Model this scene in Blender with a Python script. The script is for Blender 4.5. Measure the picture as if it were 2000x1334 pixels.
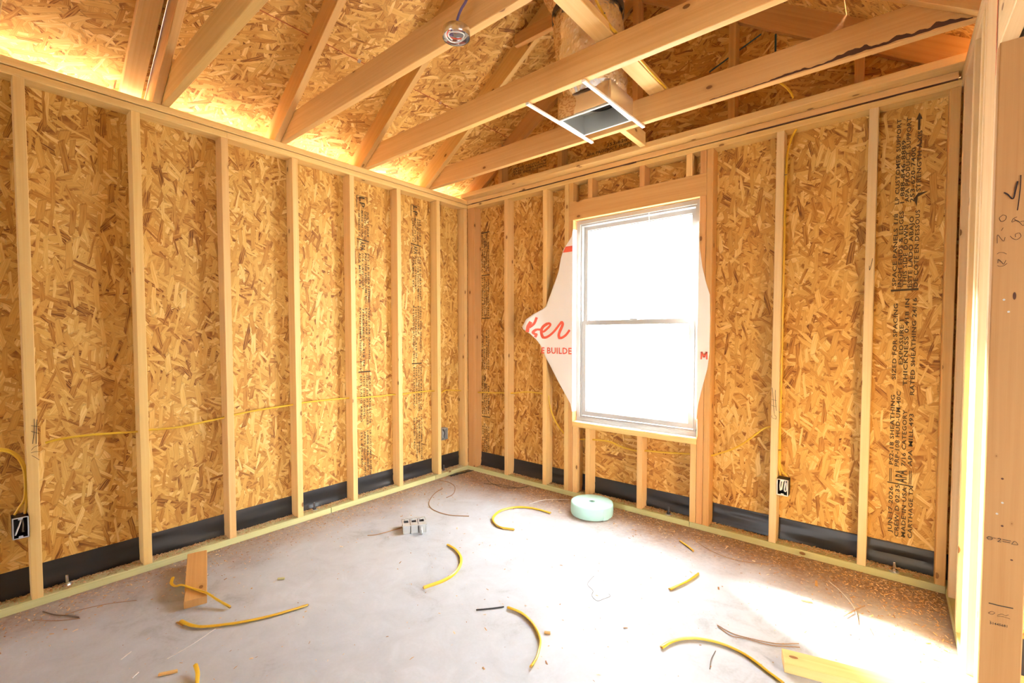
import bpy, bmesh, math, random
from mathutils import Vector, Matrix, noise
random.seed(7)
for _o in list(bpy.data.objects):
    bpy.data.objects.remove(_o, do_unlink=True)
SC = bpy.context.scene
COL = SC.collection

# ------------------------------------------------------------------ camera
cam_d = bpy.data.cameras.new('camera')
cam = bpy.data.objects.new('camera', cam_d)
COL.objects.link(cam)
YAW, PITCH, ROLL = 0.7013, -0.0351, -0.0014
cam.rotation_mode = 'QUATERNION'
_f = Vector((-math.sin(YAW) * math.cos(PITCH), math.cos(YAW) * math.cos(PITCH), math.sin(PITCH)))
_r = Vector((math.cos(YAW), math.sin(YAW), 0.0))
_u = _r.cross(_f)
_r2 = _r * math.cos(ROLL) + _u * math.sin(ROLL)
_u2 = -_r * math.sin(ROLL) + _u * math.cos(ROLL)
_m = Matrix((_r2, _u2, -_f)).transposed()
cam.rotation_quaternion = _m.to_quaternion()
cam.location = (2.9748, -3.0192, 1.2474)
cam_d.sensor_width = 36.0
cam_d.lens = 897.567 * 36.0 / 2000.0
cam_d.shift_x = (1000 - 982.449) / 2000.0
cam_d.shift_y = (685.579 - 667) / 2000.0
cam_d.clip_start = 0.02
SC.camera = cam

# ------------------------------------------------------------------ daylight and exposure
wd = bpy.data.worlds.new('overcast_sky')
SC.world = wd
wd.use_nodes = True
_bg = wd.node_tree.nodes['Background']
_bg.inputs['Color'].default_value = (0.92, 0.965, 1.0, 1)
_bg.inputs['Strength'].default_value = 13.0
sun_d = bpy.data.lights.new('sun', 'SUN')
sun_d.energy = 60.0
sun_d.angle = math.radians(10.0)
sun_d.color = (1.0, 0.97, 0.91)
sun = bpy.data.objects.new('sun', sun_d)
COL.objects.link(sun)
SUN_DIR = Vector((0.886, -0.464, -0.46)).normalized()      # the way the light travels
sun.rotation_mode = 'QUATERNION'
sun.rotation_quaternion = SUN_DIR.to_track_quat('-Z', 'Y')
sun.location = (-4, 4, 5)
SC.cycles.adaptive_threshold = 0.12
SC.view_settings.view_transform = 'Standard'
SC.view_settings.look = 'None'
SC.view_settings.exposure = 1.52
SC.view_settings.gamma = 1.0
SC.view_settings.use_curve_mapping = False

# ------------------------------------------------------------------ material helpers
class NT:
    def __init__(self, name):
        self.m = bpy.data.materials.new(name)
        self.m.use_nodes = True
        self.t = self.m.node_tree
        self.b = self.t.nodes['Principled BSDF']
    def n(self, kind, **kw):
        nd = self.t.nodes.new(kind)
        for k, v in kw.items():
            setattr(nd, k, v)
        return nd
    def link(self, a, b):
        self.t.links.new(a, b)
    def val(self, sock, v):
        if isinstance(v, bpy.types.NodeSocket):
            self.link(v, sock)
        else:
            sock.default_value = v
    def math(self, op, a, b=0.0, clamp=False):
        nd = self.n('ShaderNodeMath', operation=op, use_clamp=clamp)
        self.val(nd.inputs[0], a); self.val(nd.inputs[1], b)
        return nd.outputs[0]
    def mix(self, fac, a, b, blend='MIX'):
        nd = self.n('ShaderNodeMix', data_type='RGBA', blend_type=blend)
        self.val(nd.inputs[0], fac); self.val(nd.inputs[6], a); self.val(nd.inputs[7], b)
        return nd.outputs[2]
    def ramp(self, fac, stops, interp='LINEAR'):
        nd = self.n('ShaderNodeValToRGB')
        cr = nd.color_ramp; cr.interpolation = interp
        while len(cr.elements) < len(stops):
            cr.elements.new(0.5)
        for e, (p, c) in zip(cr.elements, stops):
            e.position = p; e.color = (c[0], c[1], c[2], 1)
        self.val(nd.inputs[0], fac)
        return nd.outputs[0]
    def mapping(self, vec, loc=(0, 0, 0), rot=(0, 0, 0), sc=(1, 1, 1)):
        nd = self.n('ShaderNodeMapping')
        self.link(vec, nd.inputs[0])
        nd.inputs[1].default_value = loc; nd.inputs[2].default_value = rot; nd.inputs[3].default_value = sc
        return nd.outputs[0]
    def noise(self, vec, scale, detail=2.0, rough=0.5, dist=0.0):
        nd = self.n('ShaderNodeTexNoise')
        self.link(vec, nd.inputs['Vector'])
        nd.inputs['Scale'].default_value = scale; nd.inputs['Detail'].default_value = detail
        nd.inputs['Roughness'].default_value = rough; nd.inputs['Distortion'].default_value = dist
        return nd.outputs['Fac']
    def bump(self, h, strength, dist):
        nd = self.n('ShaderNodeBump')
        nd.inputs['Strength'].default_value = strength; nd.inputs['Distance'].default_value = dist
        self.link(h, nd.inputs['Height'])
        self.link(nd.outputs[0], self.b.inputs['Normal'])
    def coords(self, which='UV'):
        return self.n('ShaderNodeTexCoord').outputs[which]

def plain(name, col, rough=0.5, metal=0.0, spec=0.5):
    k = NT(name)
    k.b.inputs['Base Color'].default_value = (*col, 1)
    k.b.inputs['Roughness'].default_value = rough
    k.b.inputs['Metallic'].default_value = metal
    k.b.inputs['Specular IOR Level'].default_value = spec
    return k.m

OSB_RAMP = [(0.0, (0.16, 0.056, 0.016)), (0.055, (0.30, 0.122, 0.029)), (0.14, (0.465, 0.220, 0.049)), (0.34, (0.575, 0.315, 0.076)),
            (0.62, (0.66, 0.388, 0.100)), (0.86, (0.745, 0.485, 0.150)), (1.0, (0.84, 0.615, 0.255))]

def make_osb(name, tint=(1, 1, 1), seed=0.0, bias=0.0):
    """strand board: layers of long flat strands, each strand with its own angle, size, tone and grain"""
    k = NT(name)
    uv = k.coords('UV')
    rnd = random.Random(int(seed * 10) + 3)
    base = k.ramp(k.noise(uv, 30.0, 1.0), [(0.3, (0.28, 0.11, 0.028)), (0.7, (0.55, 0.28, 0.07))])
    wob = k.n('ShaderNodeTexNoise'); k.link(uv, wob.inputs['Vector']); wob.inputs['Scale'].default_value = 26.0; wob.inputs['Detail'].default_value = 1.0
    wv = k.n('ShaderNodeVectorMath', operation='MULTIPLY_ADD')
    k.link(wob.outputs['Color'], wv.inputs[0]); wv.inputs[1].default_value = (.006, .006, 0); k.link(uv, wv.inputs[2])
    uvw = wv.outputs[0]
    #         angle, length, width of the strands
    layers = ((8, .24, .072), (-38, .21, .060), (50, .20, .052), (-82, .17, .045), (74, .14, .032), (22, .18, .036), (-50, .15, .024), (2, .17, .028))
    for i, (deg, L, Wd) in enumerate(layers):
        th = math.radians(deg) + bias
        r1 = k.n('ShaderNodeVectorRotate', rotation_type='Z_AXIS'); k.link(uvw, r1.inputs['Vector']); r1.inputs['Angle'].default_value = th
        mp = k.n('ShaderNodeVectorMath', operation='MULTIPLY_ADD')
        k.link(r1.outputs[0], mp.inputs[0]); mp.inputs[1].default_value = (1 / L, 1 / (Wd * 1.25), 0); mp.inputs[2].default_value = (rnd.uniform(0, 90), rnd.uniform(0, 90), 0)
        vo = k.n('ShaderNodeTexVoronoi', voronoi_dimensions='2D')
        k.link(mp.outputs[0], vo.inputs['Vector']); vo.inputs['Scale'].default_value = 1.0
        sep = k.n('ShaderNodeSeparateColor'); k.link(vo.outputs['Color'], sep.inputs[0])
        loc = k.n('ShaderNodeVectorMath', operation='SUBTRACT')
        k.link(mp.outputs[0], loc.inputs[0]); k.link(vo.outputs['Position'], loc.inputs[1])
        sl = k.n('ShaderNodeVectorMath', operation='MULTIPLY'); k.link(loc.outputs[0], sl.inputs[0]); sl.inputs[1].default_value = (L, Wd * 1.25, 0)
        rot = k.n('ShaderNodeVectorRotate', rotation_type='Z_AXIS')
        k.link(sl.outputs[0], rot.inputs['Vector'])
        rr = k.math('SUBTRACT', sep.outputs[0], 0.5)
        k.link(k.math('MULTIPLY', rr, 0.75), rot.inputs['Angle'])
        sx = k.n('ShaderNodeSeparateXYZ'); k.link(rot.outputs[0], sx.inputs[0])
        fr = k.math('FRACT', k.math('MULTIPLY', sep.outputs[0], 13.7))
        hw = k.math('MULTIPLY', k.math('ADD', .16, k.math('MULTIPLY', fr, .36)), Wd)
        hl = k.math('MULTIPLY', k.math('ADD', .22, k.math('MULTIPLY', sep.outputs[2], .30)), L)
        ax = k.math('DIVIDE', k.math('ABSOLUTE', k.math('ADD', sx.outputs[0], k.math('MULTIPLY', sx.outputs[1], .7))), hl)
        ay = k.math('DIVIDE', k.math('ABSOLUTE', sx.outputs[1]), hw)
        d = k.math('MAXIMUM', ax, ay)
        mask = k.math('LESS_THAN', d, 1.0)
        sc = k.n('ShaderNodeVectorMath', operation='MULTIPLY_ADD')
        k.link(rot.outputs[0], sc.inputs[0]); sc.inputs[1].default_value = (11, 260, 0)
        cmb = k.n('ShaderNodeCombineXYZ'); k.link(k.math('MULTIPLY', sep.outputs[0], 97.0), cmb.inputs[0]); k.link(k.math('MULTIPLY', sep.outputs[1], 71.0), cmb.inputs[1])
        k.link(cmb.outputs[0], sc.inputs[2])
        grain = k.noise(sc.outputs[0], 1.0, 1.0, .6)
        tone = k.math('ADD', k.math('MULTIPLY', sep.outputs[1], .86), k.math('ADD', .08, k.math('MULTIPLY', k.math('SUBTRACT', grain, 0.5), 0.85)))
        colr = k.ramp(tone, OSB_RAMP)
        rim = k.math('GREATER_THAN', d, .88)  # dark strand rims: edge shadow painted into the colour
        colr = k.mix(k.math('MULTIPLY', rim, k.math('MULTIPLY', fr, .34)), colr, (0.17, 0.065, 0.018, 1))
        base = k.mix(mask, base, colr)
    blot = k.noise(uv, 3.5, 2.0)
    base = k.mix(k.math('MULTIPLY', k.math('SUBTRACT', blot, .35, True), 1.2, True), base, k.mix(1.0, base, (1.04, 0.90, 0.74, 1), 'MULTIPLY'))
    base = k.mix(1.0, base, (*tint, 1), 'MULTIPLY')
    k.link(base, k.b.inputs['Base Color'])
    k.b.inputs['Roughness'].default_value = 0.62
    k.b.inputs['Specular IOR Level'].default_value = 0.25
    return k.m

def make_pine(name, light, dark, knot=(0.20, 0.075, 0.02), knots=0.085, grainy=1.0):
    k = NT(name)
    uv = k.coords('UV')
    oi = k.n('ShaderNodeObjectInfo').outputs['Random']
    off = k.n('ShaderNodeVectorMath', operation='ADD')
    cmb = k.n('ShaderNodeCombineXYZ'); k.link(k.math('MULTIPLY', oi, 41.0), cmb.inputs[0]); k.link(k.math('MULTIPLY', oi, 17.0), cmb.inputs[1])
    k.link(uv, off.inputs[0]); k.link(cmb.outputs[0], off.inputs[1])
    v = off.outputs[0]
    g1 = k.noise(k.mapping(v, sc=(1.3, 55, 1)), 1.0, 3.0, .55, .6)
    g2 = k.noise(k.mapping(v, sc=(5, 300, 1)), 1.0, 2.0)
    g3 = k.noise(k.mapping(v, sc=(0.8, 6, 1)), 1.0, 2.0)
    fac = k.math('ADD', k.math('MULTIPLY', g1, 0.62), k.math('ADD', k.math('MULTIPLY', g2, 0.16), k.math('MULTIPLY', g3, 0.3)))
    col = k.ramp(fac, [(0.36, light), (0.56, [0.5 * (a + b) for a, b in zip(light, dark)]), (0.74, dark)])
    vo = k.n('ShaderNodeTexVoronoi', voronoi_dimensions='2D')
    k.link(k.mapping(v, sc=(5.0, 9.0, 1)), vo.inputs['Vector']); vo.inputs['Scale'].default_value = 1.0
    sep = k.n('ShaderNodeSeparateColor'); k.link(vo.outputs['Color'], sep.inputs[0])
    on = k.math('GREATER_THAN', sep.outputs[0], 0.90)
    # halo and core of each knot (distance stretched back to round)
    dd = vo.outputs['Distance']
    halo = k.math('MULTIPLY', on, k.math('SUBTRACT', 1.0, k.math('MULTIPLY', dd, 1 / (knots * 2.4), True), True))
    core = k.math('MULTIPLY', on, k.math('LESS_THAN', k.math('ADD', dd, k.math('MULTIPLY', g2, 0.02)), knots))
    col = k.mix(k.math('MULTIPLY', halo, 0.6), col, [0.72 * c for c in dark] + [1])
    col = k.mix(k.math('MULTIPLY', core, 0.85), col, (*knot, 1))
    hs = k.n('ShaderNodeHueSaturation')
    k.link(col, hs.inputs['Color'])
    k.link(k.math('ADD', 0.493, k.math('MULTIPLY', oi, 0.014)), hs.inputs['Hue'])
    k.link(k.math('ADD', 0.93, k.math('MULTIPLY', k.math('FRACT', k.math('MULTIPLY', oi, 7.3)), 0.15)), hs.inputs['Value'])
    k.link(hs.outputs[0], k.b.inputs['Base Color'])
    k.b.inputs['Roughness'].default_value = 0.55
    k.b.inputs['Specular IOR Level'].default_value = 0.3
    return k.m

M = {}
M['osb'] = make_osb('oriented_strand_board', (1, 1, 1), seed=1)
M['osb_back'] = make_osb('oriented_strand_board_back', (.95, .88, .84), seed=2, bias=.2)
M['osb_roof'] = make_osb('oriented_strand_board_roof', (1.06, 1.06, 1.12), seed=3, bias=-.5)
M['pine'] = make_pine('pine_lumber', (0.82, 0.565, 0.235), (0.71, 0.43, 0.145))
M['pine_mid'] = make_pine('warm_pine_lumber', (0.77, 0.50, 0.195), (0.65, 0.365, 0.118))
M['pine_pale'] = make_pine('pale_pine_lumber', (0.82, 0.63, 0.36), (0.72, 0.50, 0.25))
M['pine_red'] = make_pine('reddish_fir_lumber', (0.71, 0.41, 0.15), (0.58, 0.295, 0.088))
M['pine_post'] = make_pine('smooth_fir_post', (0.52, 0.295, 0.115), (0.43, 0.22, 0.073), knots=.02)
M['treated'] = make_pine('treated_lumber', (0.60, 0.585, 0.29), (0.49, 0.485, 0.215))
M['membrane'] = plain('black_membrane', (0.018, 0.018, 0.02), 0.38, 0, 0.5)
M['vinyl'] = plain('white_vinyl', (0.44, 0.43, 0.415), 0.35)
M['white_metal'] = plain('white_painted_steel', (0.88, 0.87, 0.85), 0.4)
M['galv'] = plain('galvanised_steel', (0.55, 0.57, 0.56), 0.42, 0.75)
M['steel'] = plain('bright_steel', (0.72, 0.72, 0.72), 0.22, 1.0)
M['dark_steel'] = plain('dark_steel', (0.10, 0.10, 0.11), 0.45, 0.6)
M['yellow'] = plain('yellow_cable_sheath', (0.72, 0.45, 0.03), 0.38)
M['purple'] = plain('purple_cable_sheath', (0.14, 0.10, 0.24), 0.4)
M['copper'] = plain('brown_wire', (0.36, 0.20, 0.09), 0.4)
M['dark_wire'] = plain('dark_wire', (0.12, 0.085, 0.06), 0.5)
M['black_wire'] = plain('black_wire', (0.03, 0.03, 0.035), 0.45)
M['white_wire'] = plain('white_wire', (0.82, 0.80, 0.76), 0.45)
M['grey_plastic'] = plain('grey_plastic', (0.46, 0.47, 0.46), 0.45)
M['box_blue'] = plain('pale_blue_grey_plastic', (0.42, 0.46, 0.52), 0.4)
M['black_plastic'] = plain('black_plastic', (0.02, 0.02, 0.022), 0.4)
M['foam'] = plain('mint_foam', (0.50, 0.80, 0.74), 0.6, 0, .3)
M['ink'] = plain('black_ink', (0.055, 0.045, 0.035), 0.7, 0, .2)
M['ink_soft'] = plain('faded_ink', (0.09, 0.06, 0.035), 0.8, 0, .1)
M['marker'] = plain('marker_pen', (0.035, 0.02, 0.02), 0.6, 0, .2)
M['red_paint'] = plain('red_paint', (0.75, 0.12, 0.04), 0.6)
M['red_ink'] = plain('red_print', (0.85, 0.13, 0.075), 0.5)
M['red_edge'] = plain('red_sealed_panel_edge', (0.34, 0.07, 0.02), 0.7)
M['chalk'] = plain('blue_chalk', (0.03, 0.10, 0.11), 0.8)
M['bark'] = plain('bark', (0.085, 0.032, 0.016), 0.8)
M['wrap'] = plain('white_housewrap', (0.86, 0.84, 0.80), 0.5)
M['ground'] = plain('pale_soil', (0.34, 0.33, 0.31), 0.9)

def make_concrete():
    k = NT('concrete_slab')
    p = k.coords('Object')
    n1 = k.noise(p, 1.3, 4.0, .6)
    n2 = k.noise(p, 7.0, 4.0, .65, .8)
    n3 = k.noise(p, 90.0, 2.0)
    f = k.math('ADD', k.math('MULTIPLY', n1, .5), k.math('ADD', k.math('MULTIPLY', n2, .4), k.math('MULTIPLY', n3, .1)))
    col = k.ramp(f, [(0.34, (0.34, 0.35, 0.37)), (0.46, (0.475, 0.505, 0.545)), (0.56, (0.52, 0.555, 0.60)), (0.66, (0.58, 0.62, 0.675))])
    # ragged brown sawdust band along the walls, deepened to paint in shade there
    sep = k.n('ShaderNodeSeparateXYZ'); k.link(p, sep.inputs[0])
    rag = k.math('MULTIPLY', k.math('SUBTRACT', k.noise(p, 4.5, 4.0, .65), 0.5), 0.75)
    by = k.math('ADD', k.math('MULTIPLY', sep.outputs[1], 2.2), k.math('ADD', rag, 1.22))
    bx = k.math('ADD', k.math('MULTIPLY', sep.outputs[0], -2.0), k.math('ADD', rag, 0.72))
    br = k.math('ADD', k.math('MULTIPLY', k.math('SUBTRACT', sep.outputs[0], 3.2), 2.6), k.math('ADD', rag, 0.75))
    dust_shade = k.math('MAXIMUM', k.math('MAXIMUM', by, bx), br)
    dust_shade = k.math('MULTIPLY', k.math('MAXIMUM', dust_shade, 0.0), 1.15, True)
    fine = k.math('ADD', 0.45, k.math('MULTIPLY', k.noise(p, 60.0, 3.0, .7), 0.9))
    dust_shade = k.math('MULTIPLY', dust_shade, fine, True)
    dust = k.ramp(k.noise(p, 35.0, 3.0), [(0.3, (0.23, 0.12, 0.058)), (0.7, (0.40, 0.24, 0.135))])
    col = k.mix(dust_shade, col, dust)
    k.link(col, k.b.inputs['Base Color'])
    k.b.inputs['Roughness'].default_value = 0.55
    k.b.inputs['Specular IOR Level'].default_value = 0.35
    k.bump(k.math('ADD', n2, k.math('MULTIPLY', n3, .6)), 0.08, 0.004)
    return k.m
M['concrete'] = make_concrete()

def make_glass():
    k = NT('window_glass')
    out = k.t.nodes['Material Output']
    tr = k.n('ShaderNodeBsdfTransparent'); tr.inputs[0].default_value = (.97, .98, .98, 1)
    gl = k.n('ShaderNodeBsdfGlossy'); gl.inputs['Roughness'].default_value = .02
    mx = k.n('ShaderNodeMixShader'); mx.inputs[0].default_value = .05
    k.link(tr.outputs[0], mx.inputs[1]); k.link(gl.outputs[0], mx.inputs[2]); k.link(mx.outputs[0], out.inputs[0])
    return k.m
M['glass'] = make_glass()

def make_foil():
    k = NT('insulation_foil')
    p = k.coords('Object')
    sep = k.n('ShaderNodeSeparateXYZ'); k.link(p, sep.inputs[0])
    pr = k.noise(k.mapping(p, sc=(60, 60, 130)), 1.0, 0.0)
    edge = k.math('ADD', sep.outputs[0], k.math('MULTIPLY', k.noise(p, 6.0, 1.0), .22))
    kraft = k.ramp(pr, [(0.40, (0.50, 0.29, 0.12)), (0.50, (0.68, 0.46, 0.22)), (1.0, (0.72, 0.52, 0.28))])
    sel = k.math('LESS_THAN', edge, 1.70)
    k.link(k.mix(sel, (0.93, 0.92, 0.90, 1), kraft), k.b.inputs['Base Color'])
    k.link(k.math('SUBTRACT', .85, k.math('MULTIPLY', sel, .7)), k.b.inputs['Metallic'])
    k.b.inputs['Roughness'].default_value = .25
    return k.m
M['foil'] = make_foil()

def make_dust():
    k = NT('wood_shavings')
    r = k.n('ShaderNodeNewGeometry').outputs['Random Per Island']
    k.link(k.ramp(r, [(0, (.34, .17, .07)), (.3, (.55, .31, .13)), (.6, (.72, .46, .22)), (1, (.86, .68, .44))]), k.b.inputs['Base Color'])
    k.b.inputs['Roughness'].default_value = .8
    return k.m
M['dust'] = make_dust()

# ------------------------------------------------------------------ geometry helpers
def link(o, parent=None, **props):
    COL.objects.link(o)
    if parent is not None:
        o.parent = parent
    for k, v in props.items():
        o[k] = v
    return o

def mesh(name, verts, faces, mat, parent=None, uvs=None, smooth=False, **props):
    me = bpy.data.meshes.new(name)
    me.from_pydata([tuple(v) for v in verts], [], faces)
    if mat:
        me.materials.append(mat)
    if uvs is not None:
        lay = me.uv_layers.new(name='UVMap')
        flat = [c for fu in uvs for uvp in fu for c in uvp]
        lay.data.foreach_set('uv', flat)
    if smooth:
        me.polygons.foreach_set('use_smooth', [True] * len(me.polygons))
        me.set_sharp_from_angle(angle=0.75)
    me.update()
    o = bpy.data.objects.new(name, me)
    return link(o, parent, **props)

def empty(name, loc=(0, 0, 0), **props):
    o = bpy.data.objects.new(name, None)
    o.empty_display_size = .05
    o.location = loc
    return link(o, None, **props)

def thing(name, label, cat, loc=(0, 0, 0), group=None):
    o = empty(name, loc, label=label, category=cat)
    if group: o['group'] = group
    return o

def structure(name, label=None):
    o = empty(name, kind='structure')
    if label: o['label'] = label
    return o

def rel(o, parent):
    """children are given in world coordinates: keep them there under a moved parent"""
    if parent is not None:
        o.matrix_parent_inverse = Matrix.Translation(parent.location).inverted()
    return o

def board(name, p0, p1, side, w, h, mat, parent=None, ch=0.0025, **props):
    """a length of lumber from p0 to p1 (centre line), w across along 'side', h across the other way, eased edges"""
    p0, p1 = Vector(p0), Vector(p1)
    ax = p1 - p0; L = ax.length; ax.normalize()
    a = Vector(side); a = (a - ax * a.dot(ax)).normalized()
    b = ax.cross(a)
    hw, hh = w / 2, h / 2
    prof = [(-hw + ch, -hh), (hw - ch, -hh), (hw, -hh + ch), (hw, hh - ch), (hw - ch, hh), (-hw + ch, hh), (-hw, hh - ch), (-hw, -hh + ch)]
    vs = []
    for l, q in ((0, p0), (L, p1)):
        for (x, y) in prof:
            vs.append(q + a * x + b * y)
    faces, uvs = [], []
    per = [0.0]
    for i in range(8):
        x0, y0 = prof[i]; x1, y1 = prof[(i + 1) % 8]
        per.append(per[-1] + math.hypot(x1 - x0, y1 - y0))
    for i in range(8):
        j = (i + 1) % 8
        faces.append((i, j, j + 8, i + 8))
        uvs.append([(0, per[i]), (0, per[i + 1]), (L, per[i + 1]), (L, per[i])])
    faces.append(tuple(range(7, -1, -1))); uvs.append([(prof[i][1] * .05, prof[i][0] + .3) for i in range(7, -1, -1)])
    faces.append(tuple(range(8, 16))); uvs.append([(prof[i][1] * .05, prof[i][0] + .6) for i in range(8)])
    o = mesh(name, vs, faces, mat, parent, uvs, **props)
    return o

def box_verts(x0, x1, y0, y1, z0, z1):
    v = [(x, y, z) for z in (z0, z1) for y in (y0, y1) for x in (x0, x1)]
    f = [(0, 2, 3, 1), (4, 5, 7, 6), (0, 1, 5, 4), (2, 6, 7, 3), (0, 4, 6, 2), (1, 3, 7, 5)]
    return v, f

def panel(name, corners, normal, t, mat, parent=None, udir=None, **props):
    """flat sheet: corners given on the room face, thickness t going away along -normal"""
    n = Vector(normal).normalized()
    c = [Vector(p) for p in corners]
    u = Vector(udir).normalized() if udir else (c[1] - c[0]).normalized()
    v = n.cross(u)
    k = len(c)
    vs = c + [p - n * t for p in c]
    ox, oy = random.uniform(0, 40), random.uniform(0, 40)
    U = lambda p: (p.dot(u) + ox, p.dot(v) + oy)
    faces = [tuple(range(k)), tuple(range(2 * k - 1, k - 1, -1))]
    uvs = [[U(p) for p in c], [U(vs[i]) for i in range(2 * k - 1, k - 1, -1)]]
    for i in range(k):
        j = (i + 1) % k
        faces.append((i, i + k, j + k, j))
        uvs.append([U(vs[q]) for q in (i, i + k, j + k, j)])
    return mesh(name, vs, faces, mat, parent, uvs, **props)

def catmull(pts, per=6):
    P = [Vector(p) for p in pts]
    if len(P) < 3:
        return [P[0].lerp(P[-1], i / per) for i in range(per + 1)]
    out = []
    for i in range(len(P) - 1):
        p0 = P[i - 1] if i else P[0] * 2 - P[1]
        p1, p2 = P[i], P[i + 1]
        p3 = P[i + 2] if i + 2 < len(P) else P[-1] * 2 - P[-2]
        for s in range(per):
            t = s / per
            out.append(0.5 * ((2 * p1) + (-p0 + p2) * t + (2 * p0 - 5 * p1 + 4 * p2 - p3) * t * t + (-p0 + 3 * p1 - 3 * p2 + p3) * t ** 3))
    out.append(P[-1])
    return out

def tube_data(pts, ra, rb=None, up=(0, 0, 1), n=8, twist=0.0, per=6, smooth=True):
    rb = rb or ra
    C = catmull(pts, per) if smooth else [Vector(p) for p in pts]
    vs, fs = [], []
    up = Vector(up)
    for i, c in enumerate(C):
        t = (C[min(i + 1, len(C) - 1)] - C[max(i - 1, 0)]).normalized()
        s = t.cross(up)
        if s.length < 1e-4:
            s = t.cross(Vector((1, 0, 0)))
        s.normalize()
        w = s.cross(t)
        tw = twist * i / max(1, len(C) - 1)
        for q in range(n):
            a = 2 * math.pi * q / n + .39
            x, y = ra * math.cos(a), rb * math.sin(a)
            x, y = x * math.cos(tw) - y * math.sin(tw), x * math.sin(tw) + y * math.cos(tw)
            vs.append(c + s * x + w * y)
        if i:
            b = i * n
            for q in range(n):
                r = (q + 1) % n
                fs.append((b - n + q, b - n + r, b + r, b + q))
    fs.append(tuple(range(n - 1, -1, -1)))
    fs.append(tuple(range(len(vs) - n, len(vs))))
    return vs, fs

def tube(name, pts, ra, mat, parent=None, rb=None, up=(0, 0, 1), n=8, twist=0.0, per=6, smooth=True, **props):
    vs, fs = tube_data(pts, ra, rb, up, n, twist, per, smooth)
    return mesh(name, vs, fs, mat, parent, smooth=True, **props)

def lathe_data(profile, n=32, centre=(0, 0, 0), closed=False):
    vs, fs = [], []
    cx, cy, cz = centre
    for (r, z) in profile:
        for q in range(n):
            a = 2 * math.pi * q / n
            vs.append((cx + r * math.cos(a), cy + r * math.sin(a), cz + z))
    k = len(profile)
    for i in range(k if closed else k - 1):
        j = (i + 1) % k
        for q in range(n):
            r = (q + 1) % n
            fs.append((i * n + q, i * n + r, j * n + r, j * n + q))
    return vs, fs

def join_data(*parts):
    V, F = [], []
    for v, f in parts:
        b = len(V)
        V += list(v); F += [tuple(i + b for i in q) for q in f]
    return V, F

def strokes_data(strokes, normal, lift=0.0006):
    """flat pen strokes (width, points) lying on a face with the given normal"""
    n = Vector(normal)
    V, F = [], []
    for w, pts in strokes:
        C = catmull(pts, 5) if len(pts) > 2 else [Vector(p) for p in pts]
        b = len(V)
        for i, c in enumerate(C):
            t = (C[min(i + 1, len(C) - 1)] - C[max(i - 1, 0)])
            t = t.normalized() if t.length > 1e-6 else Vector((0, 0, 1))
            s = t.cross(n).normalized() * w * .5
            V += [c + s + n * lift, c - s + n * lift]
            if i:
                k = b + 2 * i
                F.append((k - 2, k - 1, k + 1, k))
    return V, F

_txt = {}
def text_data(s):
    if s in _txt:
        return _txt[s]
    cu = bpy.data.curves.new('lettering_source', 'FONT')
    cu.body = s; cu.size = 1.0; cu.resolution_u = 2; cu.space_character = 1.1; cu.offset = .022
    ob = bpy.data.objects.new('lettering_source', cu)
    COL.objects.link(ob)
    dg = bpy.context.evaluated_depsgraph_get()
    me = bpy.data.meshes.new_from_object(ob.evaluated_get(dg))
    V = [tuple(v.co) for v in me.vertices]; F = [tuple(p.vertices) for p in me.polygons]
    bpy.data.objects.remove(ob); bpy.data.curves.remove(cu); bpy.data.meshes.remove(me)
    _txt[s] = (V, F)
    return V, F

def text_on(s, org, d, u, length, height):
    """lettering from org along d, rising along u, fitted to length x height"""
    V, F = text_data(s)
    x0 = min(v[0] for v in V); x1 = max(v[0] for v in V); y0 = 0.0; y1 = 0.72
    org, d, u = Vector(org), Vector(d), Vector(u)
    sx, sy = length / max(1e-6, x1 - x0), height / (y1 - y0)
    return [org + d * ((v[0] - x0) * sx) + u * ((v[1] - y0) * sy) for v in V], F

# ------------------------------------------------------------------ dimensions of the framing (metres)
T = 0.0381           # thickness of a stud
D = 0.089            # depth of a stud
PB = 0.0381          # top of the bottom plate
PT = 2.391           # underside of the top plates
PU = 2.467           # top of the top plates
RW = 3.2             # room face of the right wall
RIDGE = 1.6
SL = 2.0 / 3.0       # roof slope
YB = -8.0            # rear end of the room
STUDS_L = [-(0.3486 + 0.4114 * k) for k in range(0, 12)]
JOISTS = [-0.425, -1.043, -1.648, -2.273, -2.90, -3.51, -4.12, -4.73, -5.34, -5.95, -6.56, -7.17]

# ------------------------------------------------------------------ the setting
gr = mesh('ground', [(-25, -25, -.15), (25, -25, -.15), (25, 25, -.15), (-25, 25, -.15)], [(0, 1, 2, 3)], M['ground'], kind='structure')
v, f = box_verts(-.13, 6.0, YB - .1, .13, -.14, 0.0)
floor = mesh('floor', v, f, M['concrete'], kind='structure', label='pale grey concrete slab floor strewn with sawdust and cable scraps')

def vstud(parent, x=None, y=None, wall='L', z0=PB, z1=PT, mat=None, name='stud', t=T, lean=0.0):
    """stud on the left ('L'), back ('B') or right ('R') wall, centred at y or x"""
    mat = mat or M['pine']
    if wall == 'L':
        return board(name, (-D / 2, y, z0), (-D / 2, y + lean, z1), (0, 1, 0), t, D, mat, parent)
    if wall == 'R':
        return board(name, (RW + D / 2, y, z0), (RW + D / 2, y + lean, z1), (0, 1, 0), t, D, mat, parent)
    return board(name, (x, D / 2, z0), (x + lean, D / 2, z1), (1, 0, 0), t, D, mat, parent)

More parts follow.
